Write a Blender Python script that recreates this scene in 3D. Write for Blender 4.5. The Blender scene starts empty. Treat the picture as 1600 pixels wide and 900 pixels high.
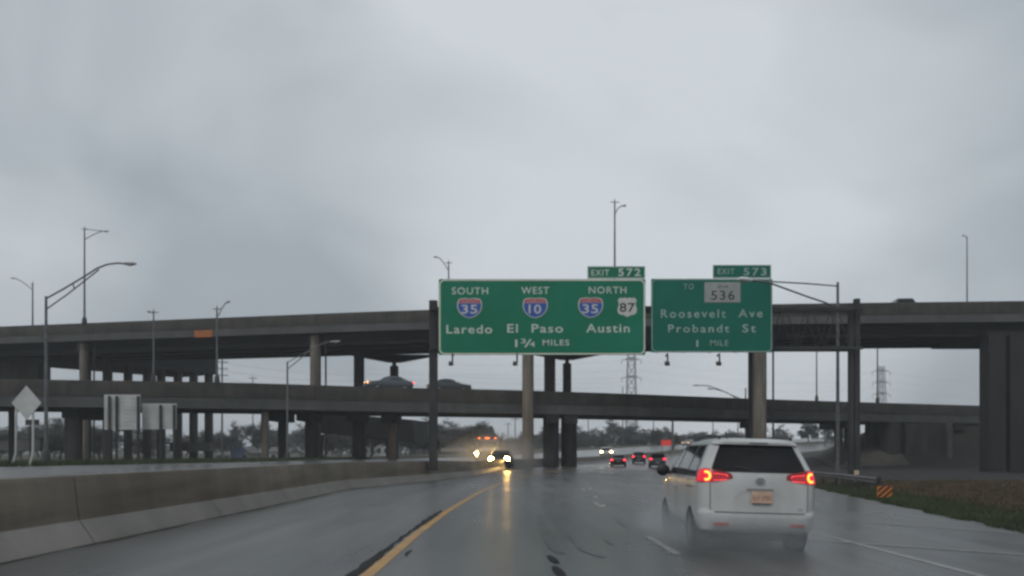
import bpy, bmesh, math, random
from mathutils import Vector, Matrix
S = bpy.context.scene
C = S.collection
R = math.radians
PI = math.pi
F = 1400.0            # focal length in photograph pixels (1600 wide)
HC = 1.55             # eye height above the road
HOR = 710.0           # row of the horizon
rng = random.Random(7)

# ------------------------------------------------------------------ camera, sky, sun, exposure
cam = bpy.data.objects.new('camera', bpy.data.cameras.new('camera'))
C.objects.link(cam); S.camera = cam
cam.location = (0, 0, HC); cam.rotation_euler = (R(90), 0, 0)
cam.data.sensor_width = 36.0; cam.data.lens = F / 1600 * 36.0
cam.data.shift_y = (HOR - 450) / 1600
cam.data.clip_start = 0.1; cam.data.clip_end = 3000
cam.data.dof.use_dof = True; cam.data.dof.focus_distance = 30.0; cam.data.dof.aperture_fstop = 0.95

SUN_EL, SUN_AZ = 48.0, 215.0      # compass azimuth from +Y, clockwise: behind the camera, over the left shoulder
w = bpy.data.worlds.new('World'); S.world = w; w.use_nodes = True
nt = w.node_tree; nt.nodes.clear()
def N(t, kind, **kw):
    n = t.nodes.new(kind)
    for k, v in kw.items(): setattr(n, k, v)
    return n
out = N(nt, 'ShaderNodeOutputWorld'); bg = N(nt, 'ShaderNodeBackground')
sky = N(nt, 'ShaderNodeTexSky'); sky.sky_type = 'NISHITA'; sky.sun_disc = False
sky.sun_elevation = R(SUN_EL); sky.sun_rotation = R(SUN_AZ); sky.dust_density = 4; sky.air_density = 1.0
bg.inputs['Strength'].default_value = 0.1
tc = N(nt, 'ShaderNodeTexCoord')
mp = N(nt, 'ShaderNodeMapping'); mp.inputs['Scale'].default_value = (1.0, 1.0, 1.7); mp.inputs['Location'].default_value = (.62, .1, .35)
n1 = N(nt, 'ShaderNodeTexNoise'); n1.inputs['Scale'].default_value = 2.5; n1.inputs['Detail'].default_value = 6; n1.inputs['Roughness'].default_value = .42; n1.inputs['Distortion'].default_value = .35
cr = N(nt, 'ShaderNodeValToRGB')
cr.color_ramp.elements[0].position = .34; cr.color_ramp.elements[0].color = (3.75, 4.17, 4.55, 1)
cr.color_ramp.elements[1].position = .80; cr.color_ramp.elements[1].color = (6.6, 7.05, 7.4, 1)
mix = N(nt, 'ShaderNodeMix', data_type='RGBA'); mix.inputs['Factor'].default_value = .93
nt.links.new(tc.outputs['Generated'], mp.inputs['Vector']); nt.links.new(mp.outputs[0], n1.inputs['Vector'])
# thinner, brighter cloud ahead of the camera's right, denser bank around it
dp = N(nt, 'ShaderNodeVectorMath', operation='DOT_PRODUCT'); dp.inputs[1].default_value = Vector((.16, 1, .30)).normalized()
nrm = N(nt, 'ShaderNodeVectorMath', operation='NORMALIZE')
nt.links.new(tc.outputs['Generated'], nrm.inputs[0]); nt.links.new(nrm.outputs[0], dp.inputs[0])
thin = N(nt, 'ShaderNodeValToRGB'); e_ = thin.color_ramp.elements
e_[0].position = 0; e_[0].color = (.62,) * 3 + (1,); e_[1].position = 1; e_[1].color = (.74,) * 3 + (1,)
for p_, v_ in ((.55, .55), (.86, .42), (.93, .46), (.975, .66)):
    q_ = e_.new(p_); q_.color = (v_, v_, v_, 1)
nt.links.new(dp.outputs['Value'], thin.inputs['Fac'])
ma = N(nt, 'ShaderNodeMath', operation='MULTIPLY_ADD'); ma.inputs[1].default_value = 1.35; ma.inputs[2].default_value = -.675
mb_ = N(nt, 'ShaderNodeMath', operation='ADD')
nt.links.new(n1.outputs['Fac'], ma.inputs[0]); nt.links.new(ma.outputs[0], mb_.inputs[0]); nt.links.new(thin.outputs[0], mb_.inputs[1])
nt.links.new(mb_.outputs[0], cr.inputs['Fac'])
nt.links.new(sky.outputs[0], mix.inputs['A']); nt.links.new(cr.outputs[0], mix.inputs['B'])
nt.links.new(mix.outputs['Result'], bg.inputs['Color']); nt.links.new(bg.outputs[0], out.inputs['Surface'])

sl = bpy.data.lights.new('sun', 'SUN'); sl.energy = 0.7; sl.angle = R(18); sl.color = (1, .97, .93)
so = bpy.data.objects.new('sun', sl); C.objects.link(so)
az = R(SUN_AZ); sd = Vector((math.sin(az) * math.cos(R(SUN_EL)), math.cos(az) * math.cos(R(SUN_EL)), math.sin(R(SUN_EL))))
so.rotation_euler = (-sd).to_track_quat('-Z', 'Y').to_euler(); so.location = sd * 60 + Vector((0, 0, 5))
S.view_settings.view_transform = 'Standard'; S.view_settings.look = 'None'
S.view_settings.exposure = 0.0; S.view_settings.gamma = 1; S.view_settings.use_curve_mapping = False
S.render.engine = 'CYCLES'
cy = S.cycles
cy.max_bounces = 7; cy.diffuse_bounces = 3; cy.glossy_bounces = 3; cy.volume_bounces = 1; cy.transmission_bounces = 4
cy.use_denoising = True; cy.pixel_filter_type = 'BLACKMAN_HARRIS'; cy.filter_width = 2.7
cy.sample_clamp_indirect = 6; cy.caustics_reflective = False; cy.caustics_refractive = False

# ------------------------------------------------------------------ helpers
def P(px, py, Y):                                   # photograph pixel at depth Y -> point in the place
    return Vector(((px - 800) / F * Y, Y, HC - (py - HOR) / F * Y))
def lerp(a, b, t): return a + (b - a) * t
def interp(pts, x):
    if x <= pts[0][0]: return pts[0][1]
    for (a, b), (c, d) in zip(pts, pts[1:]):
        if x <= c: return b + (d - b) * (x - a) / (c - a)
    return pts[-1][1]
def sstep(a, b, x):
    t = min(1, max(0, (x - a) / (b - a))); return t * t * (3 - 2 * t)

class MB:
    def __init__(s): s.v = []; s.f = []
    def add(s, vs, fs):
        o = len(s.v); s.v += [tuple(v) for v in vs]; s.f += [tuple(i + o for i in f) for f in fs]; return s
    def box(s, c, d, rz=0, rx=0, ry=0):
        hx, hy, hz = d[0] / 2, d[1] / 2, d[2] / 2
        M = Matrix.Translation(Vector(c)) @ Matrix.Rotation(rz, 4, 'Z') @ Matrix.Rotation(rx, 4, 'X') @ Matrix.Rotation(ry, 4, 'Y')
        vs = [M @ Vector((x * hx, y * hy, z * hz)) for x in (-1, 1) for y in (-1, 1) for z in (-1, 1)]
        return s.add(vs, [(0, 1, 3, 2), (4, 6, 7, 5), (0, 4, 5, 1), (2, 3, 7, 6), (0, 2, 6, 4), (1, 5, 7, 3)])
    def tube(s, pts, r, n=8, caps=True):
        pts = [Vector(p) for p in pts]
        if not isinstance(r, (list, tuple)): r = [r] * len(pts)
        vs = []; fs = []
        up = None
        for i, p in enumerate(pts):
            d = (pts[min(i + 1, len(pts) - 1)] - pts[max(i - 1, 0)])
            if d.length < 1e-9: d = Vector((0, 0, 1))
            d.normalize()
            if up is None or abs(up.dot(d)) > .97: up = Vector((0, 1, 0)) if abs(d.y) < .9 else Vector((1, 0, 0))
            a = d.cross(up).normalized(); b = d.cross(a).normalized(); up = -b if False else up
            for k in range(n):
                t = 2 * PI * k / n
                vs.append(p + (a * math.cos(t) + b * math.sin(t)) * r[i])
        for i in range(len(pts) - 1):
            for k in range(n):
                k2 = (k + 1) % n
                fs.append((i * n + k, i * n + k2, (i + 1) * n + k2, (i + 1) * n + k))
        if caps:
            fs.append(tuple(range(n - 1, -1, -1))); o = (len(pts) - 1) * n; fs.append(tuple(range(o, o + n)))
        return s.add(vs, fs)
    def prism(s, poly, axis, a, b):                 # poly of 2-D points, extruded along axis from a to b
        n = len(poly)
        def mk(p, q):
            if axis == 'y': return (p[0], q, p[1])
            if axis == 'x': return (q, p[0], p[1])
            return (p[0], p[1], q)
        vs = [mk(p, a) for p in poly] + [mk(p, b) for p in poly]
        fs = [tuple(range(n)), tuple(range(2 * n - 1, n - 1, -1))] + [(i, i + n, (i + 1) % n + n, (i + 1) % n) for i in range(n)]
        return s.add(vs, fs)
    def ellipsoid(s, c, r, nu=12, nv=8):
        vs = []; fs = []
        for j in range(nv + 1):
            th = PI * j / nv
            for i in range(nu):
                ph = 2 * PI * i / nu
                vs.append((c[0] + r[0] * math.sin(th) * math.cos(ph), c[1] + r[1] * math.sin(th) * math.sin(ph), c[2] + r[2] * math.cos(th)))
        for j in range(nv):
            for i in range(nu):
                fs.append((j * nu + i, j * nu + (i + 1) % nu, (j + 1) * nu + (i + 1) % nu, (j + 1) * nu + i))
        return s.add(vs, fs)
    def grid(s, rows):                              # rows of equally many points
        m = len(rows[0]); vs = [p for r_ in rows for p in r_]; fs = []
        for i in range(len(rows) - 1):
            for k in range(m - 1):
                fs.append((i * m + k, i * m + k + 1, (i + 1) * m + k + 1, (i + 1) * m + k))
        return s.add(vs, fs)
    def build(s, name, mat, parent=None, smooth=None, local=False, fix=True):
        me = bpy.data.meshes.new(name)
        off = Vector((0, 0, 0)) if (parent is None or local) else org(parent)
        me.from_pydata([(v[0] - off.x, v[1] - off.y, v[2] - off.z) for v in s.v], [], s.f)
        if fix:
            bm = bmesh.new(); bm.from_mesh(me); bmesh.ops.recalc_face_normals(bm, faces=bm.faces); bm.to_mesh(me); bm.free()
        me.materials.append(mat)
        if smooth is not None:
            me.polygons.foreach_set('use_smooth', [True] * len(me.polygons))
            if smooth < 180: me.set_sharp_from_angle(angle=R(smooth))
        o = bpy.data.objects.new(name, me); C.objects.link(o)
        if parent: o.parent = parent
        return o
def org(o):
    p = Vector(o.location)
    while o.parent: o = o.parent; p += Vector(o.location)
    return p
def tag(o, label=None, cat=None, group=None, kind=None):
    if label: o['label'] = label
    if cat: o['category'] = cat
    if group: o['group'] = group
    if kind: o['kind'] = kind
    return o
def thing(name, label, cat, loc=(0, 0, 0), group=None, rz=0):
    o = bpy.data.objects.new(name, None); C.objects.link(o); o.empty_display_size = .3
    o.location = loc; o.rotation_euler = (0, 0, rz)
    return tag(o, label, cat, group)
def copy_tree(o, parent=None):
    c = o.copy(); C.objects.link(c)
    if parent: c.parent = parent
    for ch in list(o.children): copy_tree(ch, c)
    return c

# ------------------------------------------------------------------ materials
def mat(name, col, rough=.6, col2=None, scale=1.0, stretch=(1, 1, 1), lo=.35, hi=.65, metallic=0.0, spec=.5, bump=0.0, coat=0.0, rough2=None, coords='pos', detail=6, emit=None, es=0, streak=0.0, smap=(1.6, 1.6, .12)):
    m = bpy.data.materials.new(name); m.use_nodes = True
    t = m.node_tree; b = t.nodes['Principled BSDF']
    b.inputs['Base Color'].default_value = (*col, 1); b.inputs['Roughness'].default_value = rough
    b.inputs['Metallic'].default_value = metallic; b.inputs['Specular IOR Level'].default_value = spec
    b.inputs['Coat Weight'].default_value = coat; b.inputs['Coat Roughness'].default_value = .08
    if emit: b.inputs['Emission Color'].default_value = (*emit, 1); b.inputs['Emission Strength'].default_value = es
    if col2 is not None or bump:
        if coords == 'pos': src = N(t, 'ShaderNodeNewGeometry').outputs['Position']
        else: src = N(t, 'ShaderNodeTexCoord').outputs['Object']
        mp = N(t, 'ShaderNodeMapping'); mp.inputs['Scale'].default_value = stretch; t.links.new(src, mp.inputs['Vector'])
        nz = N(t, 'ShaderNodeTexNoise'); nz.inputs['Scale'].default_value = scale; nz.inputs['Detail'].default_value = detail; nz.inputs['Roughness'].default_value = .6
        t.links.new(mp.outputs[0], nz.inputs['Vector'])
        r_ = N(t, 'ShaderNodeValToRGB'); r_.color_ramp.elements[0].position = lo; r_.color_ramp.elements[1].position = hi
        r_.color_ramp.elements[0].color = (*col, 1); r_.color_ramp.elements[1].color = (*(col2 or col), 1)
        t.links.new(nz.outputs['Fac'], r_.inputs['Fac']); t.links.new(r_.outputs[0], b.inputs['Base Color'])
        if streak:                                  # rain stains that run down the face
            m2 = N(t, 'ShaderNodeMapping'); m2.inputs['Scale'].default_value = smap; t.links.new(src, m2.inputs['Vector'])
            n2 = N(t, 'ShaderNodeTexNoise'); n2.inputs['Scale'].default_value = 1.3; n2.inputs['Detail'].default_value = 7; n2.inputs['Roughness'].default_value = .65; t.links.new(m2.outputs[0], n2.inputs['Vector'])
            k2 = N(t, 'ShaderNodeMapRange'); k2.inputs['From Min'].default_value = .38; k2.inputs['From Max'].default_value = .66; k2.inputs['To Min'].default_value = 1 - streak; k2.inputs['To Max'].default_value = 1 + streak * .5
            t.links.new(n2.outputs['Fac'], k2.inputs['Value'])
            mm = N(t, 'ShaderNodeVectorMath', operation='SCALE'); t.links.new(r_.outputs[0], mm.inputs[0]); t.links.new(k2.outputs[0], mm.inputs['Scale'])
            t.links.new(mm.outputs[0], b.inputs['Base Color'])
        if rough2 is not None:
            mr = N(t, 'ShaderNodeMapRange'); mr.inputs['From Min'].default_value = lo; mr.inputs['From Max'].default_value = hi
            mr.inputs['To Min'].default_value = rough; mr.inputs['To Max'].default_value = rough2
            t.links.new(nz.outputs['Fac'], mr.inputs['Value']); t.links.new(mr.outputs[0], b.inputs['Roughness'])
        if bump:
            nb = N(t, 'ShaderNodeTexNoise'); nb.inputs['Scale'].default_value = scale * 14; nb.inputs['Detail'].default_value = 3
            t.links.new(mp.outputs[0], nb.inputs['Vector'])
            bp = N(t, 'ShaderNodeBump'); bp.inputs['Strength'].default_value = bump; bp.inputs['Distance'].default_value = .02
            t.links.new(nb.outputs['Fac'], bp.inputs['Height']); t.links.new(bp.outputs[0], b.inputs['Normal'])
    return m
M = {}
M['asphalt'] = mat('wet_asphalt', (.064, .066, .066), .24, (.108, .109, .107), .5, (1, .22, 1), .3, .7, detail=14, rough2=.40, bump=.035, spec=.45, streak=.28, smap=(1.1, .028, .1))
M['asphalt2'] = mat('wet_concrete_road', (.085, .088, .09), .22, (.12, .122, .122), .4, (1, .2, 1), .3, .7, rough2=.4, bump=.05, spec=.5)
M['soil'] = mat('winter_grass_soil', (.020, .022, .010), .9, (.075, .062, .034), .16, lo=.35, hi=.62, bump=.4)
M['shadesoil'] = mat('soil_with_painted_shade', (.007, .0065, .005), .95, (.017, .014, .010), .4, bump=.4)  # dark dirt with the bridges' shade put into its colour
M['yellow'] = mat('yellow_paint', (.44, .225, .03), .4, (.30, .16, .04), 2.0)
M['white'] = mat('worn_white_paint', (.30, .30, .29), .4, (.17, .17, .17), 2.5)
M['tar'] = mat('tar_seal', (.005, .005, .006), .7, (.012, .012, .013), 3, spec=.2)
M['parapet'] = mat('stained_parapet_concrete', (.018, .017, .015), .75, (.056, .048, .036), .45, (1, 1, 1.6), .3, .72, bump=.1, streak=.42, smap=(1.0, 1.0, .14))
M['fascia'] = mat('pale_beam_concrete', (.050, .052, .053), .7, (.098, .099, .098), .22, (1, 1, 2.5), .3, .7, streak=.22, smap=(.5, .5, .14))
M['girder'] = mat('shade_dark_girder_concrete', (.008, .008, .009), .85, (.018, .018, .018), .4)  # near-black: the shade below the decks is put into the colour
M['column'] = mat('tan_column_concrete', (.12, .103, .082), .75, (.23, .20, .162), .5, (1, 1, .5), .3, .7, bump=.1, streak=.45)
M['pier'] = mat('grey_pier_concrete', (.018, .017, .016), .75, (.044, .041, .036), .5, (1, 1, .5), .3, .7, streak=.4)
M['pierdark'] = mat('shaded_pier_concrete', (.010, .010, .0095), .75, (.024, .023, .021), .5, (1, 1, .5), .3, .7, streak=.4)  # darker copy of the pier concrete, shade put into the colour
M['slope'] = mat('slope_paving_concrete', (.045, .041, .034), .85, (.085, .077, .064), .35)
M['barrier_hi'] = mat('stained_barrier_concrete', (.080, .062, .043), .6, (.20, .168, .125), .6, (1, .22, 3.0), .3, .7, bump=.1, streak=.28, smap=(.5, .5, .2))
M['barrier_lo'] = mat('washed_barrier_concrete', (.15, .132, .112), .5, (.235, .215, .19), .7, (1, .4, 1), .3, .7, bump=.08, streak=.2, smap=(.5, .5, .2))
M['dirt'] = mat('gutter_dirt', (.02, .017, .013), .7, (.05, .04, .03), 3)
M['galv'] = mat('galvanised_steel', (.085, .088, .092), .5, (.15, .153, .156), 3, metallic=.2)
M['darksteel'] = mat('weathered_dark_steel', (.018, .019, .020), .6, (.042, .042, .041), 1.2, (1, 1, .4))
M['signback'] = mat('aluminium_sign_back', (.40, .41, .40), .55, (.52, .53, .51), 1.2, metallic=0)
M['green'] = mat('green_sign_sheeting', (.002, .150, .080), .5, (.004, .185, .105), .35, spec=.3, coords='obj')
M['green2'] = mat('aged_green_sign_sheeting', (.001, .120, .082), .5, (.002, .148, .100), .4, spec=.3, coords='obj')
M['legend'] = mat('white_sign_lettering', (.62, .66, .60), .5, (.45, .52, .46), 1.6, lo=.35, hi=.7, coords='obj')
M['legend2'] = mat('weathered_sign_lettering', (.36, .44, .40), .5, (.15, .28, .23), 1.2, lo=.4, hi=.75, coords='obj')
M['border'] = mat('sign_border_sheeting', (.68, .69, .58), .5, (.55, .57, .48), 1.2, coords='obj')
M['shieldblue'] = mat('blue_shield_sheeting', (.018, .085, .36), .5)
M['shieldred'] = mat('red_shield_sheeting', (.42, .028, .05), .5)
M['shieldwhite'] = mat('white_shield_sheeting', (.60, .60, .57), .5, (.5, .5, .48), 2, coords='obj')
M['shieldgrey'] = mat('grey_plate_sheeting', (.33, .345, .34), .5, (.27, .285, .28), 2, coords='obj')
M['black'] = mat('black_lettering', (.015, .015, .016), .5)
M['vanwhite'] = mat('white_van_paint', (.52, .53, .53), .3, (.38, .375, .36), 1.1, lo=.3, hi=.75, coat=.5, streak=.12, coords='obj')
M['glass'] = mat('dark_car_glass', (.006, .007, .008), .10, spec=.18)
M['sideglass'] = mat('tinted_side_glass', (.022, .025, .028), .05, spec=.6)
M['rubber'] = mat('black_rubber', (.014, .014, .014), .7)
M['trim'] = mat('black_plastic_trim', (.016, .016, .017), .5)
M['rim'] = mat('alloy_rim', (.25, .25, .26), .35, metallic=.7)
M['chrome'] = mat('chrome_emblem', (.30, .31, .33), .25, metallic=.8)
M['seam'] = mat('panel_gap', (.05, .05, .05), .7)
M['plate'] = mat('licence_plate_sheeting', (.50, .38, .30), .5, (.42, .30, .23), 9, coords='obj', emit=(1, .45, .25), es=.05)
M['platetext'] = mat('plate_lettering', (.22, .09, .06), .5)
def emis(name, col, st, base=(.1, .02, .02)):
    return mat(name, base, .3, emit=col, es=st)
M['tail'] = emis('lit_red_lens', (1, .004, .04), .6, (.30, .008, .015))
M['tail_dim'] = mat('dim_red_lens', (.10, .006, .010), .25, emit=(1, .005, .02), es=.07)
M['tail_inner'] = emis('inner_red_lens', (1, .004, .03), .22, (.16, .006, .012))
M['tail_led'] = emis('brake_led_strip', (1, .07, .07), 2.6, (.5, .05, .05))
M['tail_core'] = emis('brake_lamp_core', (1, .20, .02), 6.0, (.6, .2, .1))
M['reflector'] = mat('red_reflector', (.55, .16, .14), .35)
M['headlight'] = emis('headlamp_glow', (1, .60, .18), 240, (.8, .8, .7))
M['headlight_far'] = emis('far_headlamp_glow', (1, .68, .30), 40, (.8, .8, .7))
M['cartail'] = emis('car_tail_lamp', (1, .02, .05), 5.0, (.4, .02, .03))
M['marker'] = emis('amber_marker_lamp', (1, .16, .03), 6, (.6, .2, .05))
M['amber'] = emis('amber_headlamp', (1, .45, .16), 2.6, (.6, .4, .25))
M['carblue'] = mat('dark_blue_paint', (.045, .06, .075), .3, coat=.5)
M['cardark'] = mat('dark_grey_paint', (.03, .034, .038), .35, coat=.3)
M['carmaroon'] = mat('dark_maroon_paint', (.05, .022, .025), .35, coat=.3)
M['carsilver'] = mat('silver_paint', (.28, .28, .28), .35, coat=.3)
M['truckwhite'] = mat('dull_white_truck_paint', (.36, .35, .34), .4)
M['orange'] = mat('faded_orange_sheeting', (.40, .12, .025), .6, (.27, .085, .02), 1.5, coords='obj')
M['constred'] = mat('construction_orange_red', (.85, .07, .05), .5, emit=(1, .06, .05), es=.12)
M['wood'] = mat('utility_pole_wood', (.06, .055, .05), .8, (.1, .09, .08), 3)
M['bark'] = mat('bare_bark', (.045, .042, .038), .9, (.08, .074, .066), 2, coords='obj')
M['twigs'] = mat('bare_twigs', (.055, .058, .055), .9, (.100, .100, .092), .5, coords='obj')
M['evergreen'] = mat('dark_evergreen_leaves', (.018, .030, .018), .8, (.038, .052, .030), .6, coords='obj')
M['scrub'] = mat('dark_scrub_leaves', (.014, .015, .011), .9, (.035, .033, .022), .8, coords='obj')
M['blade_tan'] = mat('dry_grass_blades', (.040, .036, .020), .9, (.135, .098, .055), .55, lo=.38, hi=.62)
M['blade_green'] = mat('wet_green_grass_blades', (.030, .045, .018), .9, (.060, .074, .032), .5)
M['wallwhite'] = mat('house_siding_white', (.38, .39, .38), .7, (.46, .46, .45), 1.5)
M['wallblue'] = mat('house_siding_blue', (.05, .085, .16), .7)
M['walltan'] = mat('house_siding_tan', (.30, .265, .215), .7)
M['roofgrey'] = mat('shingle_roof', (.09, .09, .09), .8, (.13, .13, .125), 2)
M['wallgrey'] = mat('metal_building_wall', (.055, .06, .065), .6, (.075, .08, .085), .3)
M['roofpale'] = mat('pale_metal_roof', (.22, .225, .23), .5)
M['window'] = mat('house_window_glass', (.03, .035, .04), .1)
M['lumglass'] = mat('street_lamp_lens', (.42, .42, .40), .3)
M['lum'] = mat('street_lamp_housing', (.36, .365, .37), .5)
M['lumfrontlit'] = mat('front_lit_lamp_housing', (.75, .75, .73), .45)  # paler copy of the housing, light on its front put into the colour
M['wire'] = mat('power_wire', (.03, .03, .03), .6)
M['latticesteel'] = mat('hazed_pylon_steel', (.32, .335, .35), .6)  # steel paled so that haze is part of the colour

# ------------------------------------------------------------------ the lie of the land
K = .0018
def cx(Y): return K * max(0, Y - 22) ** 2
def zr(Y): return .035 * (math.sqrt((Y - 130) ** 2 + 400) + (Y - 130)) / 2
EDGE = [(-60, 9.0), (0, 9.6), (10, 10.2), (20.3, 11.6), (31.9, 13.7), (47.8, 16.4), (62, 16.6), (78, 17.2), (95, 19.6), (110, 23.9)]
def xr(Y): return interp(EDGE, Y) if Y < 110 else cx(Y) + 10
BAR = [(-40, -6.6), (35.6, -6.5), (43.4, -5.0), (50, -3.75), (58.6, -2.55), (70, -1.6), (85, .4), (100, 4.3)]
def xb(Y):
    if Y > 100: return cx(Y) - 6.6
    return interp(BAR, Y)
def zmain(X, Y): return zr(Y) - .02 * (X - cx(Y))
def zopp(X, Y): return zr(Y) + .24 + .04 * (xb(Y) - X)
OPW = 17.5
def ground(X, Y):
    u = X - cx(Y); b = xb(Y)
    if X > b - .3:
        e = xr(Y)
        if X < e: return zmain(X, Y) - .16 * sstep(0, 1.5, min(e - X, X - b + 1.0))
        d = X - e
        z = zmain(e, Y) + .03 * sstep(0, 1, d) - .12 * sstep(1, 9, d)
        # bank that carries the lower bridge's far end
        bank = sstep(17, 36, u) * sstep(112, 124, Y) * 5.9 * (1 - sstep(190, 260, Y))
        return z + bank - zr(Y) * .6 * sstep(15, 60, d) * sstep(190, 260, Y)
    if X > b - OPW - .3: return zopp(X, Y) - .16 * sstep(0, 1.5, X - (b - OPW))
    d = b - OPW - X
    base = zopp(b - OPW, Y) - zr(Y)
    return base + zr(Y) * (1 - .9 * sstep(4, 60, d)) + .02 - .35 * sstep(4, 40, d)

xs = sorted(set([-420, -330, -260, -200, -160, -130, -110, -95, -82] + [-72 + 1.6 * i for i in range(96)] + [82, 90, 100, 112, 126, 145, 170, 200, 250, 320, 420]))
ys = [-40 + 2.0 * i for i in range(105)] + [170 + 5 * (i + 1) for i in range(30)] + [340, 370, 410, 460, 520, 600, 700]
mb = MB(); mb.grid([[(x, y, ground(x, y)) for x in xs] for y in ys])
g = mb.build('ground', M['soil'], smooth=180); tag(g, kind='structure')

def strip(name, m, xl, xrr, zf, y0, y1, dy=2.0, nx=8, dz=0.0, kind='structure'):
    rows = []; y = y0
    while y <= y1 + 1e-6:
        a, b_ = xl(y), xrr(y)
        rows.append([(lerp(a, b_, i / nx), y, zf(lerp(a, b_, i / nx), y) + dz) for i in range(nx + 1)])
        y += dy
    o = MB().grid(rows).build(name, m, smooth=180); tag(o, kind=kind); return o
strip('highway_road', M['asphalt'], xb, xr, zmain, -36, 330, 2, 14)
strip('opposing_road', M['asphalt2'], lambda y: xb(y) - OPW, lambda y: xb(y) - .2, zopp, -36, 330, 2, 10)
def line(name, m, x_of, wd, y0, y1, dy=.8, dz=.006):
    return strip(name, m, lambda y: x_of(y) - wd / 2, lambda y: x_of(y) + wd / 2, zmain, y0, y1, dy, 1, dz)
YEL = [(-40, -1.72), (16.7, -1.78), (23.6, -1.68), (35.6, -1.25), (45, -.62), (60, .75), (80, 4.2), (100, 9.2)]
def xy(Y): return interp(YEL, Y) if Y < 100 else cx(Y) - 1.75
line('yellow_edge_line', M['yellow'], xy, .165, -20, 300, 1.0)
def xl1(Y): return cx(Y) + 2.6
for k in range(22):
    y0 = 1.9 + 12.2 * k
    line('white_lane_dash', M['white'], xl1, .13, y0, y0 + 3.0, .75)
def xl2(Y): return cx(Y) + 6.35
line('white_edge_line', M['white'], xl2, .15, -20, 17, 1.0)
line('white_edge_line', M['white'], lambda y: lerp(6.35, 7.0, (y - 17) / 20) if y < 37 else cx(y) + 7.0 - .4, .10, 17, 120, 1.0)
# on-ramp lines that merge from the side
def slant(name, m, p, q, wd):
    d = (Vector(q) - Vector(p)); nrm = Vector((-d.y, d.x)).normalized() * wd / 2
    rows = []
    for i in range(13):
        c_ = Vector(p) + d * i / 12
        rows.append([(c_.x - nrm.x, c_.y - nrm.y, zmain(c_.x - nrm.x, c_.y - nrm.y) + .009), (c_.x + nrm.x, c_.y + nrm.y, zmain(c_.x + nrm.x, c_.y + nrm.y) + .009)])
    tag(MB().grid(rows).build(name, m, smooth=180), kind='structure')
slant('ramp_edge_line', M['white'], (5.6, 17.1), (10.5, 13.7), .16)
slant('ramp_edge_line', M['white'], (8.6, 22.4), (11.9, 18.6), .14)
# crack sealing beside the yellow line, tar spots and tyre smears
def blotch(name, m, pts, wds, dz=.010):
    rows = []
    for i, p in enumerate(pts):
        d = Vector(pts[min(i + 1, len(pts) - 1)]) - Vector(pts[max(i - 1, 0)]); n_ = Vector((-d.y, d.x)).normalized() * wds[i] / 2
        rows.append([(p[0] - n_.x, p[1] - n_.y, zmain(p[0] - n_.x, p[1]) + dz), (p[0] + n_.x, p[1] + n_.y, zmain(p[0] + n_.x, p[1]) + dz)])
    tag(MB().grid(rows).build(name, m, smooth=180), kind='structure')
def seal(y0, y1, off, wmax):
    n_ = 14; pts = []; wd = []
    for i in range(n_ + 1):
        y = lerp(y0, y1, i / n_); pts.append((xy(y) + off + .02 * math.sin(y * 5), y)); wd.append(wmax * (.25 + .75 * math.sin(PI * min(1, max(0, i / n_)))) * rng.uniform(.7, 1.1) + .01)
    blotch('tar_crack_seal', M['tar'], pts, wd)
seal(9.2, 14.8, -.17, .17); seal(14.6, 17.6, -.17, .07); seal(17.2, 23.6, -.17, .17)
seal(13.1, 13.9, .22, .05)
def gp(px, py):                                     # photograph pixel -> point on the carriageway
    Y = HC / ((py - HOR) / F - .02 * (px - 800) / F); return ((px - 800) / F * Y, Y)
M['smear'] = mat('tyre_smear', (.042, .043, .044), .32, (.080, .081, .081), 2.5)
def smear(pix, wd, m='smear'):
    blotch('tyre_mark' if m == 'smear' else 'tar_spot', M[m], [gp(*p) for p in pix], [wd * (.3 + .7 * math.sin(PI * (i + .4) / len(pix))) for i in range(len(pix))], .008 if m == 'smear' else .012)
smear([(858, 872), (862, 876), (866, 880), (870, 884)], .13, 'tar')
smear([(866, 889), (870, 894), (875, 900), (880, 907)], .14, 'tar')
smear([(840, 805), (848, 825), (858, 845), (868, 860), (876, 868)], .22)
smear([(890, 840), (902, 850), (912, 862), (926, 868), (942, 874)], .16)
smear([(962, 812), (972, 820), (978, 826)], .14)
smear([(944, 840), (950, 848), (956, 853)], .12)
refl = MB()
for px, py in ((943, 792), (931, 778), (922, 766), (918, 757)):
    x, y = gp(px, py); refl.box((x, y, zmain(x, y) + .012), (.10, .10, .024))
tag(refl.build('raised_reflector', mat('pavement_reflector', (.75, .62, .5), .4)), kind='structure')

# ------------------------------------------------------------------ median barrier
bt = thing('concrete_barrier', 'long stained concrete median barrier with pale washed foot', 'barrier', (-6.6, 12, .13))
def bar_prof(side):                                 # (offset from the face foot, height)
    return [(0, 0), (-.05, .09), (-.24, .36), (-.32, 1.03), (-.34, 1.06), (-.50, 1.06), (-.52, 1.03), (-.60, .36), (-.80, .09), (-.85, -.1)]
def bar_sweep(a, b_, y0, y1, dy=1.5):
    pr = bar_prof(0)[a:b_ + 1]; rows = []; y = y0
    while y <= y1:
        rows.append([(xb(y) + o, y, zmain(xb(y), y) + h * (1 - .16 * sstep(48, 66, y))) for o, h in pr]); y += dy
    return MB().grid(rows)
bar_sweep(0, 2, -30, 320).build('footing', M['barrier_lo'], bt, 30)
bar_sweep(2, 9, -30, 320).build('wall', M['barrier_hi'], bt, 30)
strip('gutter_dirt', M['dirt'], lambda y: xb(y) + .01, lambda y: xb(y) + .10 + .05 * math.sin(y * .9) + .03 * math.sin(y * 2.3), zmain, -20, 120, .6, 1, .007)
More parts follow.
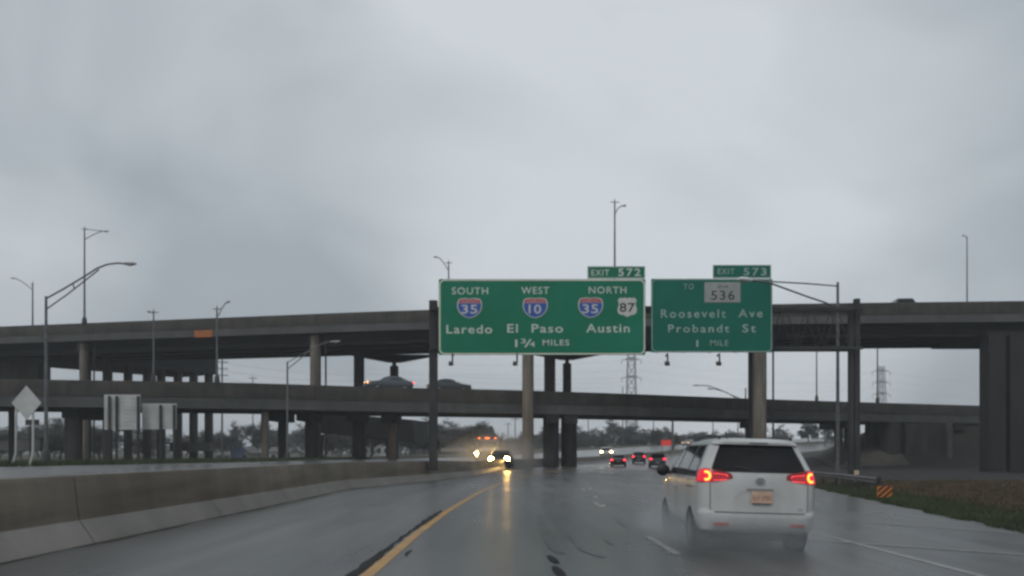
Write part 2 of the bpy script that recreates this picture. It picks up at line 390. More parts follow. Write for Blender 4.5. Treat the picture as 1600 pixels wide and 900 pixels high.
for k in range(22):
    y = 7.9 + 6.1 * k
    pts = bar_prof(0)[:4]
    rows = [[(xb(y) + o + .006, y + s, zmain(xb(y), y) + h + .003) for o, h in pts] for s in (0, .014)]
    MB().grid(rows).build('joint', M['dirt'], bt)

# ------------------------------------------------------------------ bridges
def deck_line(data, ztop, ext):
    pts = [P(px, py, (ztop - HC) * F / (HOR - py)) for px, py in data]
    pts = [Vector((p.x, p.y)) for p in pts]
    a = pts[0] + (pts[0] - pts[1]).normalized() * ext; b_ = pts[-1] + (pts[-1] - pts[-2]).normalized() * ext
    return [a] + pts + [b_]
def resample(pts, n=60):
    # smooth Catmull-Rom through the points
    o = []
    for i in range(len(pts) - 1):
        p0 = pts[max(i - 1, 0)]; p1 = pts[i]; p2 = pts[i + 1]; p3 = pts[min(i + 2, len(pts) - 1)]
        for k in range(8):
            t = k / 8
            o.append(.5 * ((2 * p1) + (p2 - p0) * t + (2 * p0 - 5 * p1 + 4 * p2 - p3) * t * t + (3 * p1 - p0 - 3 * p2 + p3) * t ** 3))
    o.append(pts[-1]); return o
def sweep(line, prof):
    rows = []
    n_ = len(line)
    for i, p in enumerate(line):
        d = (line[min(i + 1, n_ - 1)] - line[max(i - 1, 0)]).normalized(); nr = Vector((-d.y, d.x))
        if nr.y < 0: nr = -nr
        rows.append([(p.x + nr.x * o, p.y + nr.y * o, z) for o, z in prof] + [(p.x + nr.x * prof[0][0], p.y + nr.y * prof[0][0], prof[0][1])])
    m = MB(); m.grid(rows)
    k = len(prof)
    m.add([r_ for r_ in rows[0][:k]], [tuple(range(k))]); m.add([r_ for r_ in rows[-1][:k]], [tuple(range(k))])
    return m
def at_line(line, px):                              # where the ray through column px meets the line
    s = (px - 800) / F
    for a, b_ in zip(line, line[1:]):
        fa, fb = a.x - s * a.y, b_.x - s * b_.y
        if fa * fb <= 0:
            t = fa / (fa - fb) if fa != fb else 0
            return a.lerp(b_, t)
    return None
UZ = 16.6
upper = resample(deck_line([(0, 510), (350, 496), (667, 484), (1010, 478), (1350, 473), (1600, 470)], UZ, 70))
LZ = 8.2
lower = resample(deck_line([(0, 592), (350, 597.5), (606, 605), (820, 610), (1000, 616), (1240, 625), (1540, 634)], LZ, 22))

up = thing('highway_overpass', 'high concrete overpass crossing the whole view behind the green signs', 'overpass', (0, 93, 0))
sweep(upper, [(0, UZ - 1.26), (0, UZ - .12), (.06, UZ), (.30, UZ), (.36, UZ - .9), (.36, UZ - 1.26)]).build('parapet', M['parapet'], up, 30)
sweep(upper, [(12.64, UZ - 1.26), (12.64, UZ - .9), (12.7, UZ), (12.94, UZ), (13, UZ - .12), (13, UZ - 1.26)]).build('parapet', M['parapet'], up, 30)
sweep(upper, [(.36, UZ - 1.26), (.36, UZ - 1.02), (12.64, UZ - 1.02), (12.64, UZ - 1.26)]).build('deck_slab', M['asphalt2'], up, 30)
sweep(upper, [(.05, UZ - 2.03), (.02, UZ - 1.265), (.55, UZ - 1.265), (.85, UZ - 1.6), (.85, UZ - 2.03)]).build('fascia_beam', M['fascia'], up, 30)
for o_ in (1.9, 4.9, 7.9, 10.9):
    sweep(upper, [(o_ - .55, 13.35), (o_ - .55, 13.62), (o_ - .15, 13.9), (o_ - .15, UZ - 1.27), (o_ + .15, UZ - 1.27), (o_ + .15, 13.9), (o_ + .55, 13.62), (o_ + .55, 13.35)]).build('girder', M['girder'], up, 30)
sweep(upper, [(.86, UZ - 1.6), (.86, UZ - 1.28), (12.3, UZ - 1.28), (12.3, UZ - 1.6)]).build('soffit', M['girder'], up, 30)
def column(parent, px, wpx, back, line, z0, z1, mt, n=18, Y=None, taper=1.0):
    p = at_line(line, px) if Y is None else Vector(((px - 800) / F * Y, Y))
    Yc = p.y + back; X = (px - 800) / F * Yc; r = wpx / 2 * Yc / F
    zb = min(z0, ground(X, Yc) - .4)
    return MB().tube([(X, Yc, zb), (X, Yc, z1)], [r, r * taper], n).build('column', mt, parent, 40), X, Yc, r
for px, wd, bk in ((131, 13, 1.3), (493, 17, 1.6), (825, 18, .75), (1187, 21, .75)):
    o_, X, Yc, r = column(up, px, wd, bk, upper, 0, 14.4, M['column'])
    d_ = MB(); d_.box((X, Yc + 4.6, 13.95), (1.3, 10.0, .9)); d_.build('bent_cap', M['pier'], up)
    pd = MB(); pd.box((X, Yc - .25, 14.50), (.9, .7, .28)); pd.build('bearing_pad', M['fascia'], up)
    column(up, px + (14 if px < 800 else -14) * 0 + (68 if px == 493 else 34 if px == 825 else -12 if px == 1187 else 36), wd * .98 if px != 1187 else 12, 8.6, upper, 0, 13.9, M['pier'])
# single columns that carry the far side on flared heads
for px, wd, Y in ((616, 13.5, 106.5), (886, 13.5, 103.5)):
    o_, X, Yc, r = column(up, px, wd, 0, upper, 0, 12.0, M['pier'], Y=Y)
    MB().tube([(X, Yc, 12.0), (X, Yc, 12.15), (X, Yc, 12.55)], [r, r * .45, r * .5], 16).build('bearing_pad', M['darksteel'], up, 40)
    MB().prism([(X - .7, 12.5), (X + .7, 12.5), (X + 5.2, 13.34), (X - 5.2, 13.34)], 'y', Yc - .7, Yc + .7).build('bent_cap', M['girder'], up)
for k in range(26):
    px = 20 + 63 * k; p = at_line(upper, px)
    if p: MB().box((p.x, p.y - .012, UZ - .66), (.05, .03, 1.15)).build('expansion_joint', M['trim'], up)
for px in (147, 509, 1208):
    p = at_line(upper, px); x, y = (px - 800) / F * (p.y + 1.2), p.y + 1.2
    MB().tube([(x, y - .4, UZ - 2.1), (x, y, UZ - 2.6), (x, y, .3)], .10, 8).build('drain_pipe', M['darksteel'], up, 40)
# broad ribbed pier at the right-hand end
p = at_line(upper, 1570); Yp = p.y + .6
xa = (1545 - 800) / F * Yp
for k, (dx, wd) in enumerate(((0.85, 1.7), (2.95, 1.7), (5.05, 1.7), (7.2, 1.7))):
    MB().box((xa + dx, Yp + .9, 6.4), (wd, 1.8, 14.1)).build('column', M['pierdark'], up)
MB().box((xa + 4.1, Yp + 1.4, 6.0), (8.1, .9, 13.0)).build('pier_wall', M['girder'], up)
MB().box((xa + 4.1, Yp + 6.2, 13.6), (8.4, 11.5, .5)).build('bent_cap', M['pier'], up)

lo = thing('ramp_bridge', 'lower concrete ramp bridge with cars passing under the high overpass', 'bridge', (0, 94, 0))
LW = 8.0
sweep(lower, [(0, LZ - 1.38), (0, LZ - .1), (.05, LZ), (.28, LZ), (.34, LZ - .5), (.34, LZ - 1.38)]).build('parapet', M['parapet'], lo, 30)
sweep(lower, [(LW - .34, LZ - 1.38), (LW - .34, LZ - .6), (LW - .3, LZ - .35), (LW - .06, LZ - .35), (LW, LZ - .4), (LW, LZ - 1.38)]).build('parapet', M['parapet'], lo, 30)
sweep(lower, [(.34, LZ - .6), (.34, LZ - .25), (LW - .34, LZ - .25), (LW - .34, LZ - .6)]).build('deck_slab', M['asphalt2'], lo, 30)
sweep(lower, [(.12, LZ - 2.42), (.06, LZ - 1.385), (.75, LZ - 1.385), (.75, LZ - 2.42)]).build('fascia_beam', M['fascia'], lo, 30)
for o_ in (1.5, 3.6, 5.7, 7.4):
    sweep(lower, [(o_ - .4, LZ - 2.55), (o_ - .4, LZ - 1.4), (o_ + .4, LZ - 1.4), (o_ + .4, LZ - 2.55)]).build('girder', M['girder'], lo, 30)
for px, wd, bk, cap in ((18, 9, 5, 0), (115, 26, 1.8, 1), (414, 12, 1.6, 0), (441, 13, 6.0, 1), (487, 21, 5.0, 1), (561, 20, 5.5, 1), (613, 14, 6.0, 1), (861, 25, 3.0, 1), (889, 25, 3.4, 1), (1172, 12, 4, 1),
                        (1310, 13, 2.0, 1), (1357, 11, 4.5, 0), (1325, 12, 6.5, 0), (1378, 16, 6.0, 0), (1392, 34, 1.5, 1), (1423, 10, 6, 0), (1505, 22, 5, 1), (1530, 20, 2, 1), (1480, 9, 3.5, 1)):
    o_, X, Yc, r = column(lo, px, wd, bk, lower, 0, LZ - 2.5, M['column'] if px in (414, 1480, 613) else M['pier'])
    if cap: MB().box((X, Yc + (2.2 if bk < 3 else -.6), LZ - 2.95), (1.4, 6.0, .84)).build('bent_cap', M['girder'], lo)

for k in range(20):
    px = 30 + 77 * k; p = at_line(lower, px)
    if p: MB().box((p.x, p.y - .012, LZ - .75), (.05, .03, 1.2)).build('expansion_joint', M['trim'], lo)
# third ramp running away behind, on a row of slim columns
rb = thing('far_ramp_bridge', 'far ramp on a row of slim columns glimpsed between the two decks', 'bridge', (-48, 120, 0))
c0 = P(128, 570, 111.5); c1 = P(334, 586, 127)
dirv = Vector((c1.x - c0.x, c1.y - c0.y)); L3 = dirv.length; dirv.normalize(); n3 = Vector((-dirv.y, dirv.x))
line3 = [Vector((c0.x, c0.y)) + dirv * s for s in (-4, -2, L3 * .5, L3 + .4)]
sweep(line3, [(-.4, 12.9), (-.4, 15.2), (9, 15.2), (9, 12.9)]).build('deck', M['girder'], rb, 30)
for px in (132, 165.5, 197, 227, 249, 275.5, 300, 324):
    s = (px - 800) / F
    q = Vector((c0.x, c0.y)); t = (s * q.y - q.x) / (dirv.x - s * dirv.y); q = q + dirv * t
    MB().tube([(q.x, q.y + .6, ground(q.x, q.y) - .5), (q.x, q.y + .6, 12.95)], 6.6 * q.y / F, 14).build('column', M['pier'], rb, 40)
MB().box((P(298, 0, 124).x, 124, 2.6), (5.6, .7, 1.3)).build('tie_beam', M['fascia'], rb)
MB().box((P(20, 0, 113).x, 113, 12.1), (8.0, 3, 2.2)).build('bent_cap', M['pier'], rb)
MB().box((P(20, 0, 110).x, 110, 2.6), (7.0, .7, 1.2)).build('tie_beam', M['fascia'], rb)

# low ramp whose deck drops behind the middle columns
r4 = thing('low_ramp', 'dark low ramp wall descending under the lower bridge', 'ramp', P(590, 715, 122))
a_, b_ = P(500, 668, 118), P(690, 688, 128)
m = MB(); m.add([P(496, 644, 118), P(645, 656, 124), P(648, 691, 124), P(585, 686, 121.5), P(500, 677, 118)] + [Vector(P(x, y, Y)) + Vector((1.2, 7, 0)) for x, y, Y in ((496, 644, 118), (645, 656, 124), (648, 691, 124), (585, 686, 121.5), (500, 677, 118))],
     [(0, 1, 2, 3, 4), (9, 8, 7, 6, 5), (0, 5, 6, 1), (1, 6, 7, 2), (2, 7, 8, 3), (3, 8, 9, 4), (4, 9, 5, 0)])
m.build('deck', M['girder'], r4)
for px, wd in ((497, 17), (561, 22), (612, 18)):
    Yc = lerp(118, 123, (px - 497) / 115) + 2
    MB().tube([P(px, 726, Yc), P(px, 680, Yc)], wd / 2 * Yc / F, 14).build('column', M['pier'], r4, 40)

# slope paving and abutment at the right-hand end of the lower bridge
sp = MB()
rows = []
for i in range(9):
    y = 112 + 16 * i / 8
    rows.append([(x, y + (x - 44) * .25, ground(x, y + (x - 44) * .25) + .12) for x in [40.5 + 1.25 * k for k in range(9)]])
tag(sp.grid(rows).build('slope_paving', M['slope'], smooth=180), kind='structure')
ab = thing('abutment_wall', 'grey concrete abutment wall in shade below the lower bridge end', 'wall', P(1447, 740, 116))
MB().box((P(1447, 0, 116.5).x, 116.5, 2.6), (5.8, 1.0, 6.0)).build('wall', M['pier'], ab)
MB().box((P(1480, 0, 116).x, 115.8, 2.6), (.7, 1.0, 6.1)).build('pilaster', M['fascia'], ab)

# ------------------------------------------------------------------ lamps
def lamp(name, label, pxb, zb, ztop_py, Y, arms, lum_len=.75, r=.09, cross=0, flange=True, group=None, tipw=.16, brace=None, thin=1, head='lum', fat=1.0):
    X = (pxb - 800) / F * Y; zt = HC + (HOR - ztop_py) * Y / F
    t = thing(name, label, 'street lamp', (X, Y, zb), group)
    MB().tube([(X, Y, zb), (X, Y, zt)], [r, r * .62], 10).build('pole', M['galv'], t, 40)
    if flange: MB().tube([(X, Y, zb), (X, Y, zb + .5), (X, Y, zb + .75)], [r * 2.3, r * 2.0, r * 1.1], 10).build('base', M['darksteel'], t, 40)
    for arm in arms:
        pts = [P(a_[0], a_[1], a_[2] if len(a_) > 2 else Y) for a_ in arm]
        MB().tube(pts, [r * .42 * thin] * len(pts), 8).build('arm', M['galv'], t, 60)
        e = pts[-1]; d = (pts[-1] - pts[-2]); d.z *= .3; d.normalize()
        h = MB()
        L = lum_len
        secs = [(0, .05, .05), (.12, .11, .07), (.45, tipw, .085 * fat), (.85, tipw * .9, .075 * fat), (1, tipw * .5, .04 * fat)]
        rows = []
        side = d.cross(Vector((0, 0, 1))).normalized(); upv = side.cross(d).normalized()
        for s, wd, th in secs:
            c_ = e + d * L * s
            rows.append([c_ + side * wd * math.cos(a) + upv * th * math.sin(a) for a in [2 * PI * k / 12 for k in range(13)]])
        h.grid(rows); h.add(rows[0][:12], [tuple(range(12))]); h.add(rows[-1][:12], [tuple(range(12))])
        lm = h.build('luminaire', M[head], t, 50)
        b_ = MB(); b_.ellipsoid((0, 0, 0), (L * .28, tipw * .8, .06), 12, 6)
        ang = math.atan2(d.y, d.x); ob = b_.build('lens', M['lumglass'], lm, 60, local=True)
        ob.location = (e + d * L * .55 - upv * .07 * fat) - org(t); ob.rotation_euler = (0, 0, ang)
    if brace:
        for bz in brace:
            MB().tube([P(a_[0], a_[1], a_[2] if len(a_) > 2 else Y) for a_ in bz], r * .34 * thin, 6).build('brace', M['galv'], t, 60)
    if cross:
        MB().box((X, Y, zt - .05), (cross, .07, .07)).build('cross_arm', M['galv'], t)
        MB().tube([(X, Y, zt), (X, Y, zt + .25)], .05, 6).build('finial', M['galv'], t)
    return t
lamp('street_lamp', 'tall twin-arm street lamp nearest the camera beside the opposing lanes', 72, ground(-25, 48), 463, 48,
     [[(73, 466), (100, 451), (130, 433), (152, 419), (168, 413), (184, 411), (191, 411.5)]], .75, .11, brace=[[(74, 482), (105, 460), (132, 439), (155, 421)], [(114, 443), (116, 451)]], thin=1.1)
def ud(px, back=.16):
    p = at_line(upper, px); return p.y + back
def ldk(px, back=.16):
    p = at_line(lower, px); return p.y + back
lamp('street_lamp', 'tall lamp with dark base on the overpass parapet above the diamond sign', 132, UZ - .02, 357, ud(132), [[(133, 374), (145, 367), (157, 362), (161, 361.5)]], .65, .13, cross=.75, brace=[[(133, 358), (160, 361)]], thin=.9)
lamp('street_lamp', 'slim lamp over the overpass with its arm pointing outward past the twin-arm lamp', 51, UZ - .6, 443, ud(51, 12.8), [[(51, 453), (44, 447), (33, 439), (24, 435)]], .6, .13, cross=.5)
lamp('street_lamp', 'short lamp top with flat crossbar seen just over the overpass parapet', 240, LZ - .02, 487, ldk(240), [[(240, 490), (236, 487.5)]], .35, .10, cross=.9)
lamp('street_lamp', 'lamp with round head on a slanted arm rising from the lower bridge', 339, LZ - .02, 482, ldk(339), [[(341, 494), (347, 481), (353, 473)]], .4, .12, cross=.75)
lamp('street_lamp', 'lamp whose double arm ends in a pale head against the dark overpass girders', 449, ground(-20, 80), 565, 80, [[(450, 576), (470, 560), (488, 545), (505, 536), (516, 534)]], .9, .12, brace=[[(450, 566), (484, 547)]], thin=.9)
lamp('street_lamp', 'small lamp with curved arm on the overpass above the wide green sign', 701, UZ - .4, 410, ud(701, 12.8), [[(701, 423), (694, 412), (688, 404), (684, 402)]], .5, .12, cross=.85)
lamp('street_lamp', 'tallest lamp with crossbar standing on the overpass behind the exit tab', 960.5, UZ - .02, 315, ud(960), [[(961, 334), (966, 325), (971, 322)]], .5, .12, cross=.9)
lamp('street_lamp', 'bare thin lamp pole standing alone on the overpass above the ribbed pier', 1511, UZ - .4, 370, ud(1511, 12.8), [[(1511, 374), (1508, 368), (1506.5, 368)]], .22, .09)
lamp('street_lamp', 'near lamp with long arm reaching in front of the smaller green sign', 1309, -.4, 441, 50.5, [[(1307, 481), (1290, 473, 49.6), (1260, 463, 48), (1230, 452, 46.7), (1208, 444, 45.8), (1190, 440, 45.3), (1175, 438, 45)]], .85, .12, brace=[[(1309, 447), (1260, 443, 48), (1205, 440, 45.8)]], flange=False, head='lumfrontlit', fat=1.35, tipw=.2)
lamp('street_lamp', 'slim lamp pole with flared base on the lower bridge beside the gantry posts', 1276, LZ - .02, 500, ldk(1276), [[(1276, 505), (1279, 501)]], .3, .10)
lamp('street_lamp', 'slim dark lamp pole on the lower bridge between gantry and ribbed pier', 1371, LZ - .02, 500, ldk(1371), [[(1371, 505), (1368, 501)]], .3, .11)
lamp('street_lamp', 'grey lamp with two curved arms peeping over the lower bridge beside the tan column', 1165, ground(30, 128), 606, 128, [[(1165, 626), (1145, 618), (1125, 609), (1108, 603), (1096, 602)], [(1165, 636), (1150, 622), (1135, 613), (1118, 608)]], 1.2, .16, tipw=.22, thin=.9)

# ------------------------------------------------------------------ sign gantry
YS = 46.5
def rrect(x0, z0, x1, z1, r, n=6):
    o = []
    for (cx_, cz_, a0) in ((x1 - r, z1 - r, 0), (x0 + r, z1 - r, 90), (x0 + r, z0 + r, 180), (x1 - r, z0 + r, 270)):
        for k in range(n + 1):
            a = R(a0 + 90 * k / n); o.append((cx_ + r * math.cos(a), cz_ + r * math.sin(a)))
    return o
def ring_mesh(o, i_, y0, y1):
    n_ = len(o); m = MB()
    vs = [(p[0], y0, p[1]) for p in o] + [(p[0], y0, p[1]) for p in i_] + [(p[0], y1, p[1]) for p in o] + [(p[0], y1, p[1]) for p in i_]
    fs = []
    for k in range(n_):
        j = (k + 1) % n_
        fs += [(k, j, n_ + j, n_ + k), (2 * n_ + k, 3 * n_ + k, 3 * n_ + j, 2 * n_ + j), (k, 2 * n_ + k, 2 * n_ + j, j), (n_ + k, n_ + j, 3 * n_ + j, 3 * n_ + k)]
    return m.add(vs, fs)
def pxz(px, py): q = P(px, py, YS); return q.x, q.z
def text_mesh(txt, x0, x1, zb, cap, y, thick=.004, bold=0.0, spacing=1.0):
    cu = bpy.data.curves.new('lettering', 'FONT'); cu.body = txt; cu.size = 1; cu.extrude = .5; cu.offset = bold; cu.space_character = spacing; cu.resolution_u = 3
    ob = bpy.data.objects.new('lettering', cu); C.objects.link(ob)
    dg = bpy.context.evaluated_depsgraph_get(); me = bpy.data.meshes.new_from_object(ob.evaluated_get(dg))
    bpy.data.objects.remove(ob); bpy.data.curves.remove(cu)
    vs = [v.co.copy() for v in me.vertices]; fs = [tuple(p.vertices) for p in me.polygons]; bpy.data.meshes.remove(me)
    xa_, xb_ = min(v.x for v in vs), max(v.x for v in vs)
    capref = .729
    m = MB()
    m.add([(lerp(x0, x1, (v.x - xa_) / (xb_ - xa_)), y - thick * (v.z + .5), zb + v.y / capref * cap) for v in vs], fs)
    return m
def legend(parent, txt, px0, px1, pyt, pyb, mt, y, name='legend', bold=.008, spacing=1.15):
    x0, zb = pxz(px0, pyb); x1, zt = pxz(px1, pyt)
    return text_mesh(txt, x0, x1, zb, zt - zb, y, bold=bold, spacing=spacing).build(name, M[mt], parent, fix=False)
def panel(parent, px0, py0, px1, py1, mt, rpx, name='panel', bpx=2.0, border='border', y=YS, th=.06, bname='border'):
    x0, z1 = pxz(px0, py0); x1, z0 = pxz(px1, py1); s = YS / F
    o = MB().prism(rrect(x0, z0, x1, z1, max(.01, rpx * s * .25), 4), 'y', y, y + th).build(name, M[mt], parent)
    if bpx:
        b_ = bpx * s; e = .5 * s
        ring_mesh(rrect(x0 + e, z0 + e, x1 - e, z1 - e, rpx * s), rrect(x0 + e + b_, z0 + e + b_, x1 - e - b_, z1 - e - b_, max(.02, rpx * s - b_)), y - .010, y - .002).build(bname, M[border], parent if name == 'panel' else o, local=False)
    return o
def shield(parent, px0, px1, pyt, pyb, txt, t0, t1):
    # badge route marker: white outline, blue field, red crown band
    x0, zt = pxz(px0, pyt); x1, zb = pxz(px1, pyb); wd = x1 - x0; h = zt - zb
    half = [(.0, .97), (.16, 1.0), (.30, .985), (.42, .955), (.49, .80), (.50, .60), (.47, .42), (.40, .27), (.28, .12), (.14, .035), (.0, 0)]
    full = half + [(-a, b_) for a, b_ in half[-2:0:-1]]
    def tr(s, k=0): return [((x0 + x1) / 2 + a * wd * s, zb + h * (.5 + (b_ - .5) * s)) for a, b_ in full]
    o = MB().prism(tr(1.04), 'y', YS - .022, YS - .003).build('route_shield', M['shieldwhite'], parent)
    inner = tr(.955); cut = zb + h * .76
    def clip(poly, above):
        r_ = []
        for i in range(len(poly)):
            a, b_ = poly[i], poly[(i + 1) % len(poly)]
            ia, ib = (a[1] >= cut) == above, (b_[1] >= cut) == above
            if ia: r_.append(a)
            if ia != ib: t = (cut - a[1]) / (b_[1] - a[1]); r_.append((a[0] + (b_[0] - a[0]) * t, cut + (.012 if above else -.012)))
        return r_
    MB().prism(clip(inner, False), 'y', YS - .028, YS - .0225).build('shield_field', M['shieldblue'], o)
    MB().prism(clip(inner, True), 'y', YS - .028, YS - .0225).build('shield_crown', M['shieldred'], o)
    text_mesh('INTERSTATE', x0 + wd * .16, x1 - wd * .16, zb + h * .815, h * .085, YS - .029, bold=.01).build('lettering', M['shieldwhite'], o, fix=False)
    text_mesh(txt, pxz(t0, 0)[0], pxz(t1, 0)[0], zb + h * .22, h * .47, YS - .029, bold=.012, spacing=1.05).build('numerals', M['shieldwhite'], o, fix=False)
    return o

s1 = thing('guide_sign', 'wide green highway sign listing Laredo, El Paso and Austin', 'road sign', P(847, 555, YS), 'green guide signs on the gantry')
panel(s1, 685.5, 436, 1008.5, 554.5, 'green', 9, bpx=2.3)
for a in (('SOUTH', 706, 762.7, 448.6, 459.8), ('WEST', 814.5, 858, 447.8, 459), ('NORTH', 920, 978.7, 447.4, 458.4)):
    legend(s1, *a, 'legend', YS - .003)
for a in (('Laredo', 697.5, 769, 507, 520.8), ('El  Paso', 792.6, 879.7, 505.8, 519.4), ('Austin', 915.7, 984, 505.3, 519.2)):
    legend(s1, *a, 'legend', YS - .003, bold=.012)
legend(s1, '1', 805, 808.4, 530, 542.2, 'legend', YS - .003, bold=.01)
legend(s1, '3', 813.5, 821.5, 528.6, 536.6, 'legend', YS - .003, bold=.008)
legend(s1, '/', 819, 831, 529, 542.5, 'legend', YS - .003, bold=.0)
legend(s1, '4', 827.5, 836, 533.5, 541.8, 'legend', YS - .003, bold=.008)
legend(s1, 'MILES', 847.8, 889.4, 530.4, 539.6, 'legend', YS - .003, bold=.012)
shield(s1, 715, 752.5, 466.5, 496.5, '35', 721, 746); shield(s1, 817.5, 855, 466, 496.5, '10', 826, 845.5); shield(s1, 904, 941.5, 465.5, 496, '35', 910, 934.5)
# white six-point route marker
x0, zt = pxz(965, 465); x1, zb = pxz(995, 495.5); wd = x1 - x0; h = zt - zb
half = [(0, .95), (.12, 1.0), (.26, .96), (.37, 1.0), (.50, .86), (.44, .72), (.44, .62), (.50, .42), (.49, .25), (.40, .14), (.22, .10), (.08, .05), (0, 0)]
full = half + [(-a, b_) for a, b_ in half[-2:0:-1]]
us = MB().prism([((x0 + x1) / 2 + a * wd, zb + h * b_) for a, b_ in full], 'y', YS - .022, YS - .003).build('route_shield', M['shieldwhite'], s1)
us['label'] = 'white shield route marker with black numerals'
text_mesh('87', pxz(968, 0)[0], pxz(992, 0)[0], zb + h * .27, h * .47, YS - .0235, bold=.012, spacing=1.05).build('numerals', M['black'], us, fix=False)
def tab(sign, px0, px1, pyt, pyb, num, e0, e1, n0, n1, ets, nts, mt, lg, rz=0):
    o = panel(sign, px0, pyt, px1, pyb, mt, 1.5, 'exit_tab', .8, lg)
    legend(o, 'EXIT', e0, e1, *ets, lg, YS - .003, bold=.008)
    legend(o, num, n0, n1, *nts, lg, YS - .003, bold=.02, spacing=1.25)
tab(s1, 918, 1008, 416, 435, '572', 924, 952, 966, 1001, (420.8, 430.4), (419, 431), 'green', 'legend')

s2 = thing('guide_sign', 'smaller weathered green highway sign for Roosevelt Ave and Probandt St', 'road sign', P(1112, 550, YS), 'green guide signs on the gantry')
panel(s2, 1017.5, 435.5, 1206.7, 550.5, 'green2', 8, bpx=1.4, border='legend2')
legend(s2, 'TO', 1068, 1084, 443, 452, 'legend2', YS - .003, bold=0)
pl = panel(s2, 1100.6, 441, 1156.8, 472.6, 'shieldgrey', 2, 'route_plate', 0, th=.018, y=YS - .022)
legend(pl, 'SPUR', 1121, 1138, 445.6, 450.4, 'black', YS - .0235, bold=0)
legend(pl, '536', 1111, 1147.6, 453.6, 468.4, 'black', YS - .0235, bold=.004)
for a in (('Roosevelt', 1032.6, 1134, 482.8, 496.2), ('Ave', 1154, 1191.4, 482.4, 495.4), ('Probandt', 1044, 1139.5, 506.6, 519.2), ('St', 1160, 1181, 506, 519)):
    legend(s2, *a, 'legend2', YS - .003, bold=.012, spacing=1.3)
legend(s2, '1', 1088, 1091, 530.4, 542, 'legend2', YS - .003, bold=0)
legend(s2, 'MILE', 1109.8, 1138, 531, 540, 'legend2', YS - .003, bold=.004)
tab(s2, 1114.3, 1204.8, 414, 434.3, '573', 1121.5, 1147.8, 1161.6, 1197.6, (419, 428.4), (418.2, 430), 'green2', 'legend2')

YG = 47.6
gt = thing('sign_gantry', 'dark steel truss gantry on tall posts carrying the green signs over the road', 'gantry', (P(677, 0, YG).x, YG, .9))
def post(px, wpx, Y, ztpy, zb):
    X = (px - 800) / F * Y; wd = wpx * Y / F; zt = HC + (HOR - ztpy) * Y / F
    m = MB(); tw = wd * .38
    m.box((X, Y - wd / 2 + .03, (zb + zt) / 2), (wd, .06, zt - zb)); m.box((X, Y + wd / 2 - .03, (zb + zt) / 2), (wd, .06, zt - zb)); m.box((X, Y, (zb + zt) / 2), (tw, wd - .12, zt - zb))
    return m.build('post', M['darksteel'], gt)
post(677.2, 12.6, YG, 470, .7); post(677.2, 12.6, YG + 1.4, 471, .7)
post(1329.5, 7.5, YG, 474, -.6); post(1338.5, 8.2, YG, 467, -.6)
xg0, xg1 = P(672, 0, YG).x, P(1343, 0, YG).x
for dy in (-.42, .62):
    for zpy in (484, 545):
        MB().box(((xg0 + xg1) / 2, YG + dy, HC + (HOR - zpy) * YG / F), (xg1 - xg0, .13, .16)).build('chord', M['darksteel'], gt)
nb = 17
dm = MB()
for k in range(nb):
    xa_, xb_ = lerp(xg0, xg1, k / nb), lerp(xg0, xg1, (k + 1) / nb)
    za, zb_ = HC + (HOR - 484) * YG / F, HC + (HOR - 545) * YG / F
    for dy in (-.42, .62):
        dm.tube([(xa_, YG + dy, za), ((xa_ + xb_) / 2, YG + dy, zb_)], .026, 5); dm.tube([((xa_ + xb_) / 2, YG + dy, zb_), (xb_, YG + dy, za)], .026, 5)
    dm.tube([(xa_, YG - .42, zb_), (xa_, YG + .62, zb_)], .03, 6); dm.tube([(xa_, YG - .42, za), (xb_, YG + .62, za)], .03, 6)
dm.build('lattice', M['darksteel'], gt)
for px0, px1 in ((700, 995), (1030, 1195)):
    for k in range(5):
        px = lerp(px0, px1, k / 4); x = P(px, 0, YS).x
        MB().box((x, YS + .36, P(0, 495, YS).z), (.09, .58, 3.6)).build('sign_bracket', M['galv'], gt)
MB().box(P(1338.5, 744, YG - .2), (.26, .03, .62)).build('reflector_strip', mat('faded_reflector_strip', (.52, .42, .30), .5), gt)
for px in (707, 808, 1043, 1124):
    q = P(px, 553, YS - .2); e = P(px - 3 if px < 900 else px + 1, 567, YS - .75)
    MB().tube([(q.x, YS + .3, q.z - .05), q, (q.x, YS - .25, e.z + .05)], .045, 8).build('lamp_arm', M['darksteel'], gt, 40)
    MB().box((e.x, YS - .45, e.z), (.24, .22, .16), rx=.5).build('sign_floodlight', M['galv'], gt)

# ------------------------------------------------------------------ backs of signs on the left verge
YD = 44.0
ds = thing('diamond_sign', 'back of a pale diamond road sign on two thin posts at the verge', 'road sign', (P(36, 0, YD).x, YD, ground(P(36, 0, YD).x, YD)))
q = P(41, 629.5, YD)
dp = [(q.x - .72, q.z), (q.x, q.z + .85), (q.x + .74, q.z), (q.x + .02, q.z - .84)]
MB().prism(dp, 'y', YD, YD + .02).build('panel', M['signback'], ds)
for a, b_ in (((25.5, 634), (24.5, 708)), ((52, 640), (51.5, 706))):
    A_, B_ = P(*a, YD + .10), P(*b_, YD + .10)
    m = MB(); m.tube([A_, B_, Vector((B_.x - .2, YD + .10, ground(B_.x, YD) - .1))], .055, 8); m.build('post', M['signback'], ds, 40)
YQ = 62.0
sg = thing('small_roadside_sign', 'small dark crosswise sign plate behind the diamond sign', 'road sign', (P(50, 0, YQ).x, YQ, ground(P(50, 0, YQ).x, YQ)))
MB().box(P(50.5, 660, YQ), (.95, .05, .4)).build('panel', M['darksteel'], sg)
MB().tube([P(47, 664, YQ), Vector((P(47, 0, YQ).x, YQ, .4))], .06, 8).build('post', M['darksteel'], sg, 40)
YB = 58.0
